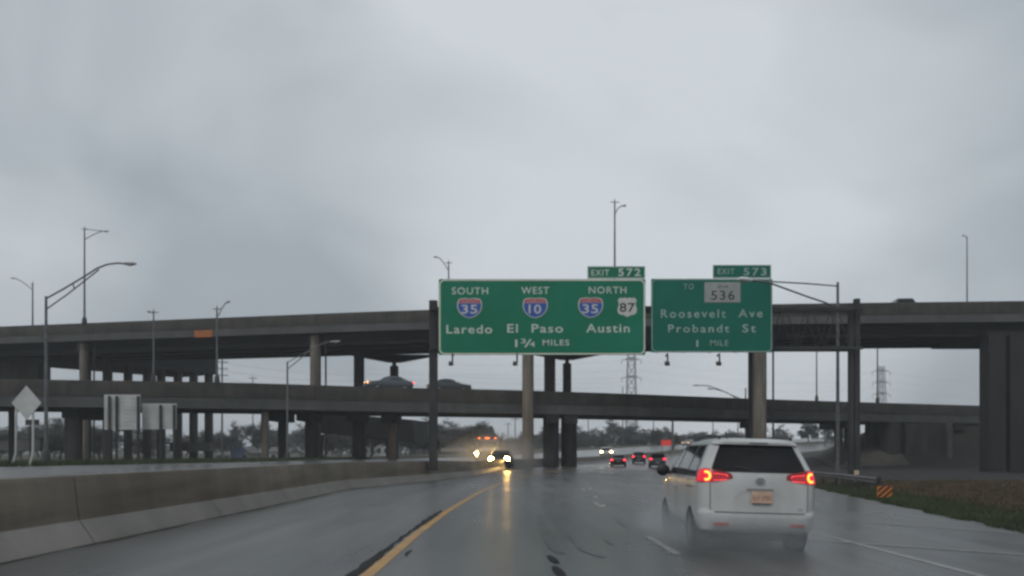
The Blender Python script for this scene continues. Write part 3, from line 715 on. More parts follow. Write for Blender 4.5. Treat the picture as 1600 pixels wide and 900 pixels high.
def board(label, px0, px1, py0, py1, posts, Y):
    gx = P((px0 + px1) / 2, 0, Y).x
    t = thing('board_sign', label, 'road sign', (gx, Y, ground(gx, Y)), 'backs of board signs on the verge')
    a, b_ = P(px0, py0, Y), P(px1, py1, Y); m = MB(); n_ = 9
    for k in range(n_):
        za, zb_ = lerp(b_.z, a.z, k / n_), lerp(b_.z, a.z, (k + 1) / n_)
        m.box(((a.x + b_.x) / 2, Y, (za + zb_) / 2), (b_.x - a.x, .03, (zb_ - za) - .008)); m.box(((a.x + b_.x) / 2, Y - .025, za + .02), (b_.x - a.x - .01, .018, .01))
    m.build('panel', M['signback'], t)
    for px in posts:
        x = P(px, 0, Y).x
        MB().box((x, Y - .12, (a.z + ground(x, Y)) / 2 - .1), (.13, .14, a.z - ground(x, Y))).build('post', M['darksteel'], t)
board('back of the larger grey board sign with four dark posts', 163, 219.5, 616.5, 671.5, (172, 183.5, 217), YB)
board('back of the lower grey board sign beside the larger one', 222, 276, 630.5, 671, (252, 273), YB + .5)

# guardrail with hazard marker
gr = thing('guardrail', 'grey steel guardrail along the grass ahead of the white minivan', 'guardrail', (15, 37, -.4))
gl = [(xr(y) + lerp(1.0, 1.5, (y - 36) / 30), y) for y in [39.4 + 1.2 * i for i in range(34)]]
rows = []
for x, y in gl:
    z = ground(x, y) + .45
    rows.append([(x + dx, y, z + dz) for dx, dz in ((0, .31), (-.07, .25), (-.07, .20), (0, .155), (-.07, .11), (-.07, .06), (0, 0))])
MB().grid(rows).build('rail', M['galv'], gr, 60)
for i in range(0, 34, 2):
    x, y = gl[i]; MB().box((x + .12, y, ground(x, y) + .3), (.14, .10, .95)).build('post', M['darksteel'], gr)
hm = thing('hazard_marker', 'orange and black striped hazard marker at the guardrail end', 'road sign', (15.05, 35.6, ground(15.05, 35.6)))
q = P(1382, 771.5, 35.6)
MB().box(q, (.58, .05, .60)).build('panel', mat('marker_orange_sheeting', (.62, .20, .03), .5, (.5, .15, .025), 2, coords='obj'), hm)
sm = MB()
def clip_half(poly, f):
    o = []
    for i in range(len(poly)):
        p_, q_ = poly[i], poly[(i + 1) % len(poly)]; fp, fq = f(p_), f(q_)
        if fp >= 0: o.append(p_)
        if (fp >= 0) != (fq >= 0):
            t = fp / (fp - fq); o.append((lerp(p_[0], q_[0], t), lerp(p_[1], q_[1], t)))
    return o
for k in range(-3, 3):
    c_ = k * .225 + .06
    poly = clip_half(clip_half([(-.285, -.295), (.285, -.295), (.285, .295), (-.285, .295)], lambda p_: p_[1] - p_[0] * .85 - c_), lambda p_: c_ + .105 - p_[1] + p_[0] * .85)
    if len(poly) > 2: sm.prism([(q.x + x, q.z + z) for x, z in poly], 'y', q.y - .032, q.y - .027)
sm.build('stripes', mat('faded_black_stripe', (.018, .016, .015), .6), hm)
MB().box((q.x, q.y + .06, q.z - .3), (.1, .06, .9)).build('post', M['darksteel'], hm)

of = P(318, 521.5, ud(318) - .12)
tag(MB().box(of, (2.15, .12, .78), rz=-.2).build('orange_panel', M['orange']), 'faded orange panel fixed to the overpass side above the board signs', 'panel')

# construction sign ahead
YC = 158.0
cs = thing('construction_sign', 'bright red-orange construction sign standing far ahead on the median', 'road sign', (P(1041, 0, YC).x, YC, ground(P(1041, 0, YC).x, YC)))
q = P(1041, 692, YC)
MB().box(q, (1.75, .06, 1.0)).build('panel', M['constred'], cs)
for dx in (-.6, .6): MB().tube([(q.x + dx, YC + .08, q.z + .4), (q.x + dx * 1.3, YC + .08, ground(q.x, YC) - .1)], .06, 6).build('post', M['galv'], cs)

# ------------------------------------------------------------------ vehicles: a body is rings stacked in z
class Body:
    def __init__(s, table, bow=.05):
        s.t = table; s.bow = bow
    def row(s, z):
        T = s.t
        if z <= T[0][0]: return T[0][1:]
        for a, b_ in zip(T, T[1:]):
            if z <= b_[0]:
                k = (z - a[0]) / (b_[0] - a[0]); return tuple(lerp(p_, q_, k) for p_, q_ in zip(a[1:], b_[1:]))
        return T[-1][1:]
    def rear(s, t, z):                              # distance t round from the rear centre (t >= 0)
        yr, yf, wd, rc, rf = s.row(z)
        f = wd - rc
        if t < f: return Vector((t, yr + s.bow * (t / wd) ** 2, z))
        y0 = yr + s.bow * (f / wd) ** 2
        a = (t - f) / rc
        if a < PI / 2: return Vector((f + rc * math.sin(a), y0 + rc * (1 - math.cos(a)), z))
        return Vector((wd, y0 + rc + (t - f - rc * PI / 2), z))
    def t_of_y(s, y, z):
        yr, yf, wd, rc, rf = s.row(z); f = wd - rc; y0 = yr + s.bow * (f / wd) ** 2
        return f + rc * PI / 2 + (y - y0 - rc)
    def front(s, t, z):
        yr, yf, wd, rc, rf = s.row(z); f = wd - rf
        if t < f: return Vector((t, yf - .12 * (t / wd) ** 2, z))
        y0 = yf - .12 * (f / wd) ** 2; a = (t - f) / rf
        if a < PI / 2: return Vector((f + rf * math.sin(a), y0 - rf * (1 - math.cos(a)), z))
        return Vector((wd, y0 - rf - (t - f - rf * PI / 2), z))
    def ring(s, z):
        yr, yf, wd, rc, rf = s.row(z); o = []
        f = wd - rc
        for k in range(7): o.append(s.rear(f * k / 7, z))
        for k in range(7): o.append(s.rear(f + rc * PI / 2 * k / 6, z))
        ya = o[-1].y; ff = wd - rf; yb = yf - .12 * (ff / wd) ** 2 - rf
        for k in range(1, 12): o.append(Vector((wd, lerp(ya, yb, k / 12), z)))
        for k in range(7): o.append(s.front(ff + rf * PI / 2 * (1 - k / 6), z))
        for k in range(1, 7): o.append(s.front(ff * (1 - k / 7), z))
        o.append(s.front(0, z))
        return o + [Vector((-p.x, p.y, p.z)) for p in o[-2:0:-1]]
    def mesh(s, zs):
        m = MB(); rows = [s.ring(z) for z in zs]; rows = [r_ + [r_[0]] for r_ in rows]; m.grid(rows)
        for r_, zz in ((rows[0], zs[0]), (rows[-1], zs[-1])):
            ring = r_[:-1]; n_ = len(ring); c_ = sum(ring, Vector()) / n_
            m.add(ring + [c_], [(i, (i + 1) % n_, n_) for i in range(n_)])
        return m
    def patch(s, fn, z0, z1, ta, tb, off, side=1, nu=10, nv=8):
        rows = []
        zz0 = z0 if callable(z0) else (lambda u: z0)
        zz1 = z1 if callable(z1) else (lambda u: z1)
        for j in range(nv + 1):
            row = []
            for i in range(nu + 1):
                u = i / nu; v = j / nv; z = lerp(zz0(u), zz1(u), v)
                t = lerp(ta(z), tb(z), u)
                e = .004
                p0 = fn(abs(t), z); sg = -1 if t < 0 else 1
                p = Vector((p0.x * sg, p0.y, p0.z))
                q1 = fn(abs(t + e), z); q1 = Vector((q1.x * (-1 if t + e < 0 else 1), q1.y, q1.z))
                q2 = fn(abs(t), z + e); q2 = Vector((q2.x * sg, q2.y, q2.z))
                nn = (q1 - p).cross(q2 - p).normalized()
                c_ = Vector((0, (s.row(z)[0] + s.row(z)[1]) / 2, z))
                if nn.dot(p - c_) < 0: nn = -nn
                p = p + nn * off
                row.append(Vector((p.x * side, p.y, p.z)))
            rows.append(row)
        return MB().grid(rows)
def weld_build(m, name, mt, parent, smooth=35, thick=0):
    o = m.build(name, mt, parent, smooth, local=True, fix=False)
    bm = bmesh.new(); bm.from_mesh(o.data); bmesh.ops.remove_doubles(bm, verts=bm.verts, dist=.0005); bmesh.ops.recalc_face_normals(bm, faces=bm.faces)
    bm.to_mesh(o.data); bm.free()
    o.data.polygons.foreach_set('use_smooth', [True] * len(o.data.polygons))
    if smooth < 180: o.data.set_sharp_from_angle(angle=R(smooth))
    return o
def wheel(parent, x, y, r, wd, rimmat='rim'):
    sx = 1 if x > 0 else -1
    ob = bpy.data.objects.new('wheel', None); C.objects.link(ob); ob.parent = parent; ob.location = (x, y, r)
    prof = [(-.5, .62), (-.5, .92), (-.40, 1.0), (.40, 1.0), (.5, .92), (.5, .62), (.42, .60)]
    rows = [[(a * wd, b_ * r * math.cos(t), b_ * r * math.sin(t)) for t in [2 * PI * k / 28 for k in range(29)]] for a, b_ in prof]
    MB().grid(rows).build('tyre', M['rubber'], ob, 40, local=True)
    m = MB(); m.tube([(sx * wd * .36, 0, 0), (sx * wd * .40, 0, 0)], r * .62, 24)
    for k in range(5):
        a = 2 * PI * k / 5; m.box((sx * wd * .44, math.cos(a) * r * .34, math.sin(a) * r * .34), (.02, .05, r * .5), rx=a - PI / 2)
    m.build('rim', M[rimmat], ob, 30, local=True)
    return ob

# ---- the white minivan
vx, vy = 3.99, 14.45
van = thing('minivan', 'white minivan with lit red brake lights driving ahead on wet road', 'minivan', (vx, vy, zmain(vx, vy)), rz=R(-3.4))
van.rotation_euler = (0, R(1.6), R(-1.6)); van.scale = (.985, 1, 1.035)
VT = [(.29, .20, 4.80, .84, .18, .4), (.34, .08, 4.9, .92, .22, .5), (.44, .02, 4.96, .955, .32, .55), (.55, .0, 4.98, .972, .34, .55), (.615, .01, 4.98, .978, .34, .55), (.64, .045, 4.96, .978, .33, .55),
      (.80, .06, 4.9, .985, .32, .55), (.98, .08, 4.75, .984, .30, .55), (1.06, .09, 4.5, .98, .28, .5), (1.14, .105, 4.2, .97, .26, .45), (1.22, .13, 3.9, .95, .23, .4), (1.30, .16, 3.7, .92, .23, .4),
      (1.45, .25, 3.4, .855, .22, .35), (1.60, .34, 3.1, .785, .20, .3), (1.69, .39, 2.9, .738, .19, .3), (1.70, .33, 2.85, .733, .20, .3), (1.735, .325, 2.75, .70, .21, .3), (1.765, .36, 2.55, .65, .22, .3), (1.79, .50, 2.3, .57, .22, .3), (1.81, .80, 2.0, .44, .2, .3)]
VB = Body(VT, .09)
zs = sorted(set([r_[0] for r_ in VT] + [.49, .58, .7, .75, .85, .91, 1.02, 1.10, 1.18, 1.26, 1.35, 1.4, 1.5, 1.55, 1.65, 1.72, 1.76, 1.79]))
body = weld_build(VB.mesh(zs), 'body', M['vanwhite'], van, 40)
c1_ = lambda v: (lambda z: v)
def hw(z): return VB.row(z)[2]
# tailgate glass with dark corners that reach down over the lamps
gl_ = VB.patch(VB.rear, lambda u: 1.255 - .0 * u, 1.685, lambda z: -(hw(z) - .135 - .02 * (1.69 - z)), lambda z: hw(z) - .135 - .02 * (1.69 - z), .004, nu=26, nv=10)
tg = weld_build(gl_, 'rear_window', M['glass'], van, 60)
for sd_ in (1, -1):
    # lamp cluster: outer body wraps the corner, inner arm tapers under the glass
    lam = VB.patch(VB.rear, lambda u: lerp(1.15, 1.075, min(1, u * 1.5)) if u < .66 else lerp(1.075, 1.10, (u - .66) * 3), lambda u: lerp(1.235, 1.30, min(1, u * 2.2)) if u < .66 else lerp(1.30, 1.27, (u - .66) * 3),
                   lambda z: .44 + .9 * max(0, z - 1.2) , lambda z: VB.t_of_y(.50, z), .010, sd_, 26, 7)
    cl = weld_build(lam, 'tail_lamp', M['tail_dim'], van, 60)
    lit = VB.patch(VB.rear, 1.095, 1.285, lambda z: .80, lambda z: VB.t_of_y(.40, z), .016, sd_, 12, 5)
    weld_build(lit, 'outer_lens', M['tail'], cl, 60)
    inner = VB.patch(VB.rear, lambda u: lerp(1.145, 1.09, u), lambda u: lerp(1.205, 1.25, u), lambda z: .50, lambda z: .785, .016, sd_, 10, 4)
    weld_build(inner, 'inner_lens', M['tail_inner'], cl, 60)
    led = MB()
    for zz, t0_, t1_ in ((1.215, .545, .77), (1.195, .53, .54), (1.135, .545, .77)):
        n_ = max(2, int((t1_ - t0_) / .024))
        for k in range(n_):
            t = t0_ + (t1_ - t0_) * k / n_; zc = zz + (t - .55) * (.08 if zz > 1.2 else -.07)
            p_ = VB.rear(t, zc); led.box((p_.x * sd_, p_.y - .022, zc), (.011, .006, .011))
    led.build('led_strip', M['tail_led'], cl, local=True)
    # C-shaped brake core
    cm = MB(); pts = []
    for k in range(13):
        a = R(-118 + 236 * k / 12)
        t = .835 + .055 * (-math.cos(a)) * 1.0 + .02; zc = 1.19 + .062 * math.sin(a)
        p_ = VB.rear(t, zc); q_ = VB.rear(t + .01, zc); tt = (q_ - p_).normalized(); nn = Vector((tt.y, -tt.x, 0))
        p_ = p_ + nn * .026
        pts.append(Vector((p_.x * sd_, p_.y, p_.z)))
    cm.tube(pts, .016, 8); cm.build('brake_core', M['tail_core'], cl, 60, local=True)
    # side windows
    weld_build(VB.patch(VB.rear, 1.16, 1.69, lambda z: VB.t_of_y(.58 + (z - 1.2) * .45, z), lambda z: VB.t_of_y(3.60 - max(0, z - 1.15) * 1.45, z), .003, sd_, 24, 8), 'window_trim', M['trim'], van, 60)
    for (ya, yb, za, zb_) in ((.64, 1.44, 1.20, 1.665), (1.52, 2.58, 1.18, 1.675), (2.66, 3.50, 1.175, 1.66)):
        def tA(z, ya=ya): return VB.t_of_y(ya + (z - 1.2) * .45 * (1 if ya < 1 else .12), z)
        def tB(z, yb=yb): return VB.t_of_y(yb - max(0, z - 1.15) * (1.42 if yb > 3 else .10), z)
        weld_build(VB.patch(VB.rear, za, zb_, tA, tB, .006, sd_, 10, 8), 'side_window', M['sideglass'], van, 60)
    # lower bumper reflector
    weld_build(VB.patch(VB.rear, .415, .465, c1_(.50), c1_(.74), .006, sd_, 8, 2), 'bumper_reflector', M['reflector'], van, 60)
    # roof rail
    rp = [Vector((sd_ * .60, y, 1.80 + .045 * math.sin(PI * min(1, max(0, (y - .5) / 2.0))) ** .4)) for y in [.5 + 2.0 * k / 12 for k in range(13)]]
    MB().tube(rp, .022, 8).build('roof_rail', M['trim'], van, 60, local=True)
    # mirror
    mr = MB(); mr.ellipsoid((sd_ * 1.12, 3.42, 1.22), (.135, .07, .115), 14, 10); mr.tube([(sd_ * .93, 3.40, 1.17), (sd_ * 1.06, 3.42, 1.19)], .035, 8)
    mr.build('side_mirror', M['trim'], van, 60, local=True)
    # wheel arches and wheels
    for wy in (1.02, 4.02):
        am = MB(); xx = VB.row(.5)[2] + .004
        am.tube([(sd_ * (xx - .25), wy, .36), (sd_ * xx, wy, .36)], .40, 30); am.build('wheel_arch', M['trim'], van, 30, local=True)
        wheel(van, sd_ * (xx - .095), wy, .345, .225)
    # door seams and sliding-door track
    for ya in (1.46, 2.66, 3.7):
        rows = []
        for k in range(9):
            z = .42 + .74 * k / 8
            a = VB.rear(VB.t_of_y(ya, z), z); rows.append([(sd_ * (a.x + .0025), a.y - .006, z), (sd_ * (a.x + .0025), a.y + .006, z)])
        MB().grid(rows).build('door_seam', M['seam'], van, local=True)
    MB().grid([[(sd_ * (VB.row(1.0)[2] + .003), .75 + .09 * k, .985), (sd_ * (VB.row(1.0)[2] + .003), .75 + .09 * k, 1.0)] for k in range(9)]).build('door_track', M['seam'], van, local=True)
    for dy_ in (2.50, 2.84):
        MB().box((sd_ * (VB.row(.98)[2] + .02), dy_, .95), (.035, .2, .035)).build('door_handle', M['vanwhite'], van, local=True)
# tailgate outline
tl = MB()
def gate_pt(t, z, side, off=.003):
    p_ = VB.rear(t, z); return Vector((p_.x * side, p_.y - off, z))
for sd_ in (1, -1):
    rows = []
    for k in range(13):
        z = lerp(.70, 1.08, k / 12); rows.append([gate_pt(.80, z, sd_), gate_pt(.812, z, sd_)])
    tl.grid(rows)
    rows = []
    for k in range(7):
        a = PI / 2 * k / 6; t = .72 + .086 * math.sin(a); z = .70 - .072 * (1 - (1 - math.cos(a))) 
        rows.append([gate_pt(t - .006, z, sd_), gate_pt(t + .006, z + .004, sd_)])
    tl.grid(rows)
tl.grid([[gate_pt(abs(x), .622, 1 if x >= 0 else -1, .012), gate_pt(abs(x), .637, 1 if x >= 0 else -1, .012)] for x in [-.74 + 1.48 * k / 30 for k in range(31)]])
tl.build('tailgate_seam', M['seam'], van, local=True)
# plate recess drawn as a grey shade patch, plate and its lettering
rm = VB.patch(VB.rear, lambda u: .80 + .17 * math.sin(PI * u) ** .45, lambda u: .845 + .165 * math.sin(PI * u) ** .45, c1_(-.40), c1_(.40), .004, nu=24, nv=3)
weld_build(rm, 'plate_recess_shade', mat('recess_shade_paint', (.40, .40, .39), .4), van, 60)
hm_ = VB.patch(VB.rear, .975, 1.005, c1_(-.22), c1_(.22), .02, nu=14, nv=3)
weld_build(hm_, 'tailgate_handle', mat('handle_shadow_plastic', (.20, .20, .20), .4), van, 60)  # handle strip greyed, its shadow put into the colour
MB().box((0.02, .030, .875), (.335, .016, .185)).build('licence_plate', M['plate'], van, local=True)
lp = [c for c in van.children if c.name.startswith('licence_plate')][0]
text_mesh('1LV 3750', -.125, .165, .83, .075, .0205, .002, bold=.004).build('lettering', M['platetext'], lp, local=True, fix=False)
MB().box((.02, .032, .775), (.30, .02, .012)).build('plate_frame', M['trim'], van, local=True)
# oval badge
em = MB()
def oval(rx_, rz_, cz_, tr):
    pts = [Vector((rx_ * math.cos(2 * PI * k / 24), .066, 1.125 + cz_ + rz_ * math.sin(2 * PI * k / 24))) for k in range(25)]; em.tube(pts, tr, 6, False)
oval(.068, .046, 0, .008); oval(.024, .044, 0, .006); oval(.048, .016, .022, .006)
em.build('emblem', M['chrome'], van, 60, local=True)
text_mesh('LE', .63, .70, .685, .028, .070, .003).build('badge', M['chrome'], van, local=True, fix=False)
# wiper, high brake lamp, underbody
MB().tube([(-.02, .135, 1.27), (-.30, .185, 1.335), (-.42, .19, 1.34)], [.016, .011, .006], 6).build('rear_wiper', M['trim'], van, 40, local=True)
MB().box((0, .232, 1.722), (.30, .012, .022)).build('high_brake_lamp', M['trim'], van, local=True)
ub = MB(); ub.box((0, 2.4, .26), (1.5, 4.2, .16)); ub.box((0, .42, .27), (1.1, .5, .10)); ub.build('underbody', M['trim'], van, local=True)
MB().tube([(-.75, 1.02, .33), (.75, 1.02, .33)], .06, 10).build('rear_axle', M['trim'], van, 40, local=True)
MB().tube([(.45, .14, .27), (.45, .9, .26)], .045, 10).build('exhaust', M['darksteel'], van, 40, local=True)
MB().tube([(-.45, .6, 1.8), (-.45, .75, 1.90)], .015, 6).build('aerial', M['trim'], van, 40, local=True)

# ---- other vehicles
SED = [(.22, .25, 4.4, .74, .2, .4), (.30, .10, 4.6, .86, .24, .5), (.5, .02, 4.7, .89, .26, .5), (.72, .0, 4.65, .90, .26, .5), (.86, .05, 4.4, .89, .25, .45), (.95, .25, 3.6, .86, .22, .4),
       (1.0, .55, 3.3, .82, .2, .35), (1.15, .85, 3.0, .76, .18, .3), (1.32, 1.15, 2.75, .70, .18, .3), (1.40, 1.32, 2.55, .65, .18, .3), (1.44, 1.55, 2.3, .54, .16, .3)]
SUV = [(.26, .2, 4.3, .76, .2, .4), (.34, .05, 4.5, .88, .24, .5), (.6, .0, 4.6, .92, .24, .5), (.95, .04, 4.5, .93, .22, .45), (1.05, .07, 4.0, .92, .2, .4), (1.12, .10, 3.4, .90, .2, .35),
       (1.4, .26, 2.9, .82, .18, .3), (1.6, .40, 2.5, .74, .17, .3), (1.68, .55, 2.3, .66, .17, .3), (1.71, .8, 2.0, .5, .17, .3)]
def car(label, table, paint, X, Y, z, rz, front_lit=None, rear_lit=None, sc=1.0, group=None, cat='car', lampr=.10, rear_row=.0, name='car'):
    B = Body(table, .05); top = table[-1][0]
    t = thing(name, label, cat, (X, Y, z), group, rz); t.scale = (sc, sc, sc)
    zz = [r_[0] for r_ in table]; zz = sorted(set(zz + [(a + b_) / 2 for a, b_ in zip(zz, zz[1:])]))
    weld_build(B.mesh(zz), 'body', M[paint], t, 40)
    belt = table[5][0] + .03; rf = table[-3][0] - .04
    h = lambda z: B.row(z)[2]
    weld_build(B.patch(B.rear, belt, rf, lambda z: -(h(z) - .14), lambda z: h(z) - .14, .005, nu=12, nv=5), 'rear_window', M['glass'], t, 60)
    weld_build(B.patch(B.front, belt + .06, rf, lambda z: -(h(z) - .16), lambda z: h(z) - .16, .005, nu=12, nv=5), 'windscreen', M['glass'], t, 60)
    for sd_ in (1, -1):
        weld_build(B.patch(B.rear, belt, rf, lambda z: B.t_of_y(B.row(z)[0] + .55, z), lambda z: B.t_of_y(B.row(z)[1] - .75, z), .005, sd_, 10, 5), 'side_window', M['sideglass'], t, 60)
        zl = table[3][0] + .08
        p_ = B.rear(h(zl) - .16, zl)
        MB().box((p_.x * sd_, p_.y - .01, zl), (.26, .05, .15)).build('tail_lamp', M[rear_lit or 'tail_dim'], t, local=True)
        q_ = B.front(h(zl) - .22, zl - .04)
        MB().ellipsoid((q_.x * sd_, q_.y + .0, q_.z), (lampr * 1.2, .05, lampr), 14, 8).build('headlight', M[front_lit or 'lumglass'], t, 60, local=True)
        for wy in (.95, 3.6): wheel(t, sd_ * (table[2][3] - .10), wy, .33, .22)
        MB().box((sd_ * (h(belt) + .09), table[5][2] - .45, belt + .05), (.18, .08, .12)).build('side_mirror', M[paint], t, local=True)
    MB().box((0, B.rear(0, .6).y - .012, .62), (.34, .02, .16)).build('licence_plate', M['shieldgrey'], t, local=True)
    return t
def heading(Y): return -math.atan(2 * K * max(0, Y - 22))
G1 = 'cars driving away under the bridges'
def away(label, px, Y, table, paint, sc=1.0):
    X = (px - 800) / F * Y; return car(label, table, paint, X, Y, zmain(X, Y), heading(Y) * .45, None, 'cartail', sc, G1)
away('dark maroon car with three red tail lights, partly before a pair of headlights', 966, 103, SED, 'carmaroon')
away('middle dark car with red tail lights and silver bumper between two others', 998, 122, SUV, 'cardark', .98)
away('black boxy vehicle with red tail lights closest to the minivan mirror', 1027.5, 101, SUV, 'cardark', 1.0)
def oncoming(label, px, py_lamp, Y, table, paint, lit='headlight', sc=1.0, lampr=.11, dz=0, turn=.9):
    X = (px - 800) / F * Y
    zl = (table[3][0] + .04) * sc; z = HC + (HOR - py_lamp) * Y / F - zl
    z = max(z, zopp(X, Y) - .02)
    return car(label, table, paint, X, Y, z, PI + heading(Y) * turn, lit, None, sc, 'oncoming vehicles with lit headlights', lampr=lampr)
oncoming('oncoming car with two dazzling headlights beside the big truck', 787, 717.5, 84, SED, 'cardark', 'headlight', 1.08, .16, turn=.35)
oncoming('oncoming vehicle with twin warm headlights behind the maroon car', 948, 713, 138, SUV, 'carsilver', 'headlight_far', 1.05, .15, turn=.3)
oncoming('distant oncoming car with one faint headlight on the rising road', 1081, 692, 200, SED, 'carsilver', 'amber', 1.0, .14)
oncoming('distant oncoming car with paired headlights just above the minivan roof', 1219.5, 690, 232, SED, 'cardark', 'headlight_far', 1.0, .15, turn=.75)

# truck with amber roof lamps
YT = 95.0; XT = (764.5 - 800) / F * YT
tk = thing('truck', 'oncoming truck with amber lamps on the cab roof and bright headlights', 'truck', (XT, YT, zopp(XT, YT)), 'oncoming vehicles with lit headlights', PI - .12)
TB = Body([(.45, .0, 2.5, 1.05, .15, .2), (.55, .0, 2.7, 1.14, .15, .25), (1.2, .0, 2.72, 1.15, .15, .25), (1.55, .0, 2.6, 1.14, .15, .25), (1.66, .0, 1.7, 1.12, .15, .2), (2.4, .0, 1.35, 1.04, .15, .2), (2.55, .0, 1.2, 1.0, .15, .2), (2.62, .1, 1.0, .9, .15, .2)], .0)
weld_build(TB.mesh([.45, .55, .9, 1.2, 1.4, 1.55, 1.66, 1.9, 2.15, 2.4, 2.55, 2.62]), 'cab', M['truckwhite'], tk, 40)
weld_build(TB.patch(TB.front, 1.74, 2.36, lambda z: -(TB.row(z)[2] - .10), lambda z: TB.row(z)[2] - .10, .006, nu=14, nv=5), 'windscreen', M['glass'], tk, 60)
MB().box((0, 2.74, 1.0), (1.30, .06, .62)).build('grille', M['trim'], tk, local=True)
MB().box((0, 2.78, .58), (2.3, .16, .28)).build('bumper', M['darksteel'], tk, local=True)
MB().box((0, 1.25, 2.66), (1.9, .3, .16)).build('sun_visor', M['darksteel'], tk, local=True)
for x in (-.86, -.16, 0, .16, .86): MB().ellipsoid((x, 1.42, 2.70), (.10, .05, .06), 10, 6).build('marker_lamp', M['marker'], tk, 60, local=True)
for sd_ in (1, -1):
    MB().ellipsoid((sd_ * .94, 2.72, 1.10), (.15, .06, .15), 14, 8).build('headlight', M['headlight'], tk, 60, local=True)
    MB().box((sd_ * 1.30, 1.55, 2.0), (.2, .1, .5)).build('side_mirror', M['trim'], tk, local=True)
    for wy in (1.9, -3.2, -4.3): wheel(tk, sd_ * 1.0, wy, .48, .28)
MB().box((0, -3.0, 1.75), (2.35, 5.4, 1.7)).build('cargo_box', M['darksteel'], tk, local=True)
MB().box((0, -2.4, .72), (.9, 6.0, .22)).build('chassis', M['trim'], tk, local=True)

# vehicles up on the bridges
q = at_line(lower, 606); bd = (at_line(lower, 640) - at_line(lower, 560)).normalized(); ba = math.atan2(bd.y, bd.x)
dk = LZ - .24
def on_low(label, px, back, table, paint, flip, sc):
    p_ = at_line(lower, px); Yv = p_.y + back; X = (px - 800) / F * Yv
    rz = ba + (PI / 2 if flip else -PI / 2)
    # local +y is the nose; centre the car on the pixel column
    f = Vector((-math.sin(rz), math.cos(rz))) * (table[3][2] * sc / 2)
    return car(label, table, paint, X - f.x, Yv - f.y, dk, rz, 'amber' if flip else None, ('cartail' if px < 650 else None) if flip else None, sc, 'cars crossing the lower bridge', lampr=.16)
c_a = on_low('blue-grey sedan with an amber glowing headlight on the lower bridge', 607, 2.3, SED, 'carblue', True, 1.06)
c_b = on_low('dark sedan half hidden by the gantry post on the lower bridge', 702, 2.6, SED, 'cardark', False, .98)
p_ = at_line(upper, 1405)
car('dark vehicle roof just showing over the overpass parapet above the gantry posts', SUV, 'cardark', P(1404, 0, p_.y + 4).x, p_.y + 2, UZ - 1.02, -.12, None, None, 1.12)

# ------------------------------------------------------------------ far buildings
def house(label, px0, px1, pyb, pye, pyr, Y, wall, gable_front=True, depth=9, blue=False):
    a, b_ = P(px0, pyb, Y), P(px1, pyb, Y); ze = P(0, pye, Y).z; zr_ = P(0, pyr, Y).z; xm = (a.x + b_.x) / 2
    zb_ = min(a.z, ground(xm, Y)) - .3
    t = thing('house', label, 'house', (xm, Y, zb_), 'houses beyond the opposing road')
    if gable_front: poly = [(a.x, zb_), (b_.x, zb_), (b_.x, ze), (xm, zr_ - .1), (a.x, ze)]
    else: poly = [(a.x, zb_), (b_.x, zb_), (b_.x, ze), (a.x, ze)]
    MB().prism(poly, 'y', Y, Y + depth).build('wall', M[wall], t)
    r_ = MB()
    if gable_front:
        for sx in (-1, 1):
            xe = a.x - .3 if sx < 0 else b_.x + .3
            r_.add([(xm, Y - .3, zr_), (xe, Y - .3, ze - .1), (xe, Y + depth + .3, ze - .1), (xm, Y + depth + .3, zr_), (xm, Y - .3, zr_ + .2), (xe, Y - .3, ze + .1), (xe, Y + depth + .3, ze + .1), (xm, Y + depth + .3, zr_ + .2)],
                   [(0, 1, 2, 3), (4, 7, 6, 5), (0, 4, 5, 1), (1, 5, 6, 2), (2, 6, 7, 3), (3, 7, 4, 0)])
    else:
        r_.add([(a.x - .3, Y - .4, ze), (b_.x + .3, Y - .4, ze), (b_.x + .3, Y + depth / 2, zr_), (a.x - .3, Y + depth / 2, zr_), (b_.x + .3, Y + depth + .4, ze), (a.x - .3, Y + depth + .4, ze)],
               [(0, 1, 2, 3), (3, 2, 4, 5), (0, 5, 4, 1), (0, 3, 5), (1, 4, 2)])
    r_.build('roof', M['roofgrey'], t)
    hh = ze - zb_; n_ = 2 if b_.x - a.x < 8 else 4
    for k in range(n_):
        x = lerp(a.x, b_.x, (k + .5) / n_); wf = MB().box((x, Y - .03, zb_ + hh * .55), (1.2, .08, 1.5)).build('window', M['shieldwhite'], t)
        MB().box((x, Y - .085, zb_ + hh * .55), (1.0, .02, 1.3)).build('pane', M['window'], wf)
    MB().box((lerp(a.x, b_.x, .5), Y - .04, zb_ + 1.3), (1.0, .07, 2.1)).build('door', M['wallblue'] if blue else M['walltan'], t)
    if blue: MB().box((a.x + .9, Y - .8, zb_ + 1.8), (2.4, 1.5, 3.2)).build('porch', M['wallblue'], t)
    return t
house('gabled tan house with a blue porch beyond the opposing road', 366, 389, 722, 709, 699, 190, 'walltan', True, 9, True)
house('low white house next to the gabled tan house', 334, 362, 722, 711, 706, 200, 'wallwhite', False)
house('pale house between two slim dark columns', 419, 452, 722, 706, 698, 195, 'wallwhite', False)
house('small tan shed house beside the wide dark column', 455, 480, 722, 712, 705, 205, 'walltan', True)
house('white cottage behind the row of slim columns', 196, 226, 722, 710, 703, 210, 'wallwhite', True)
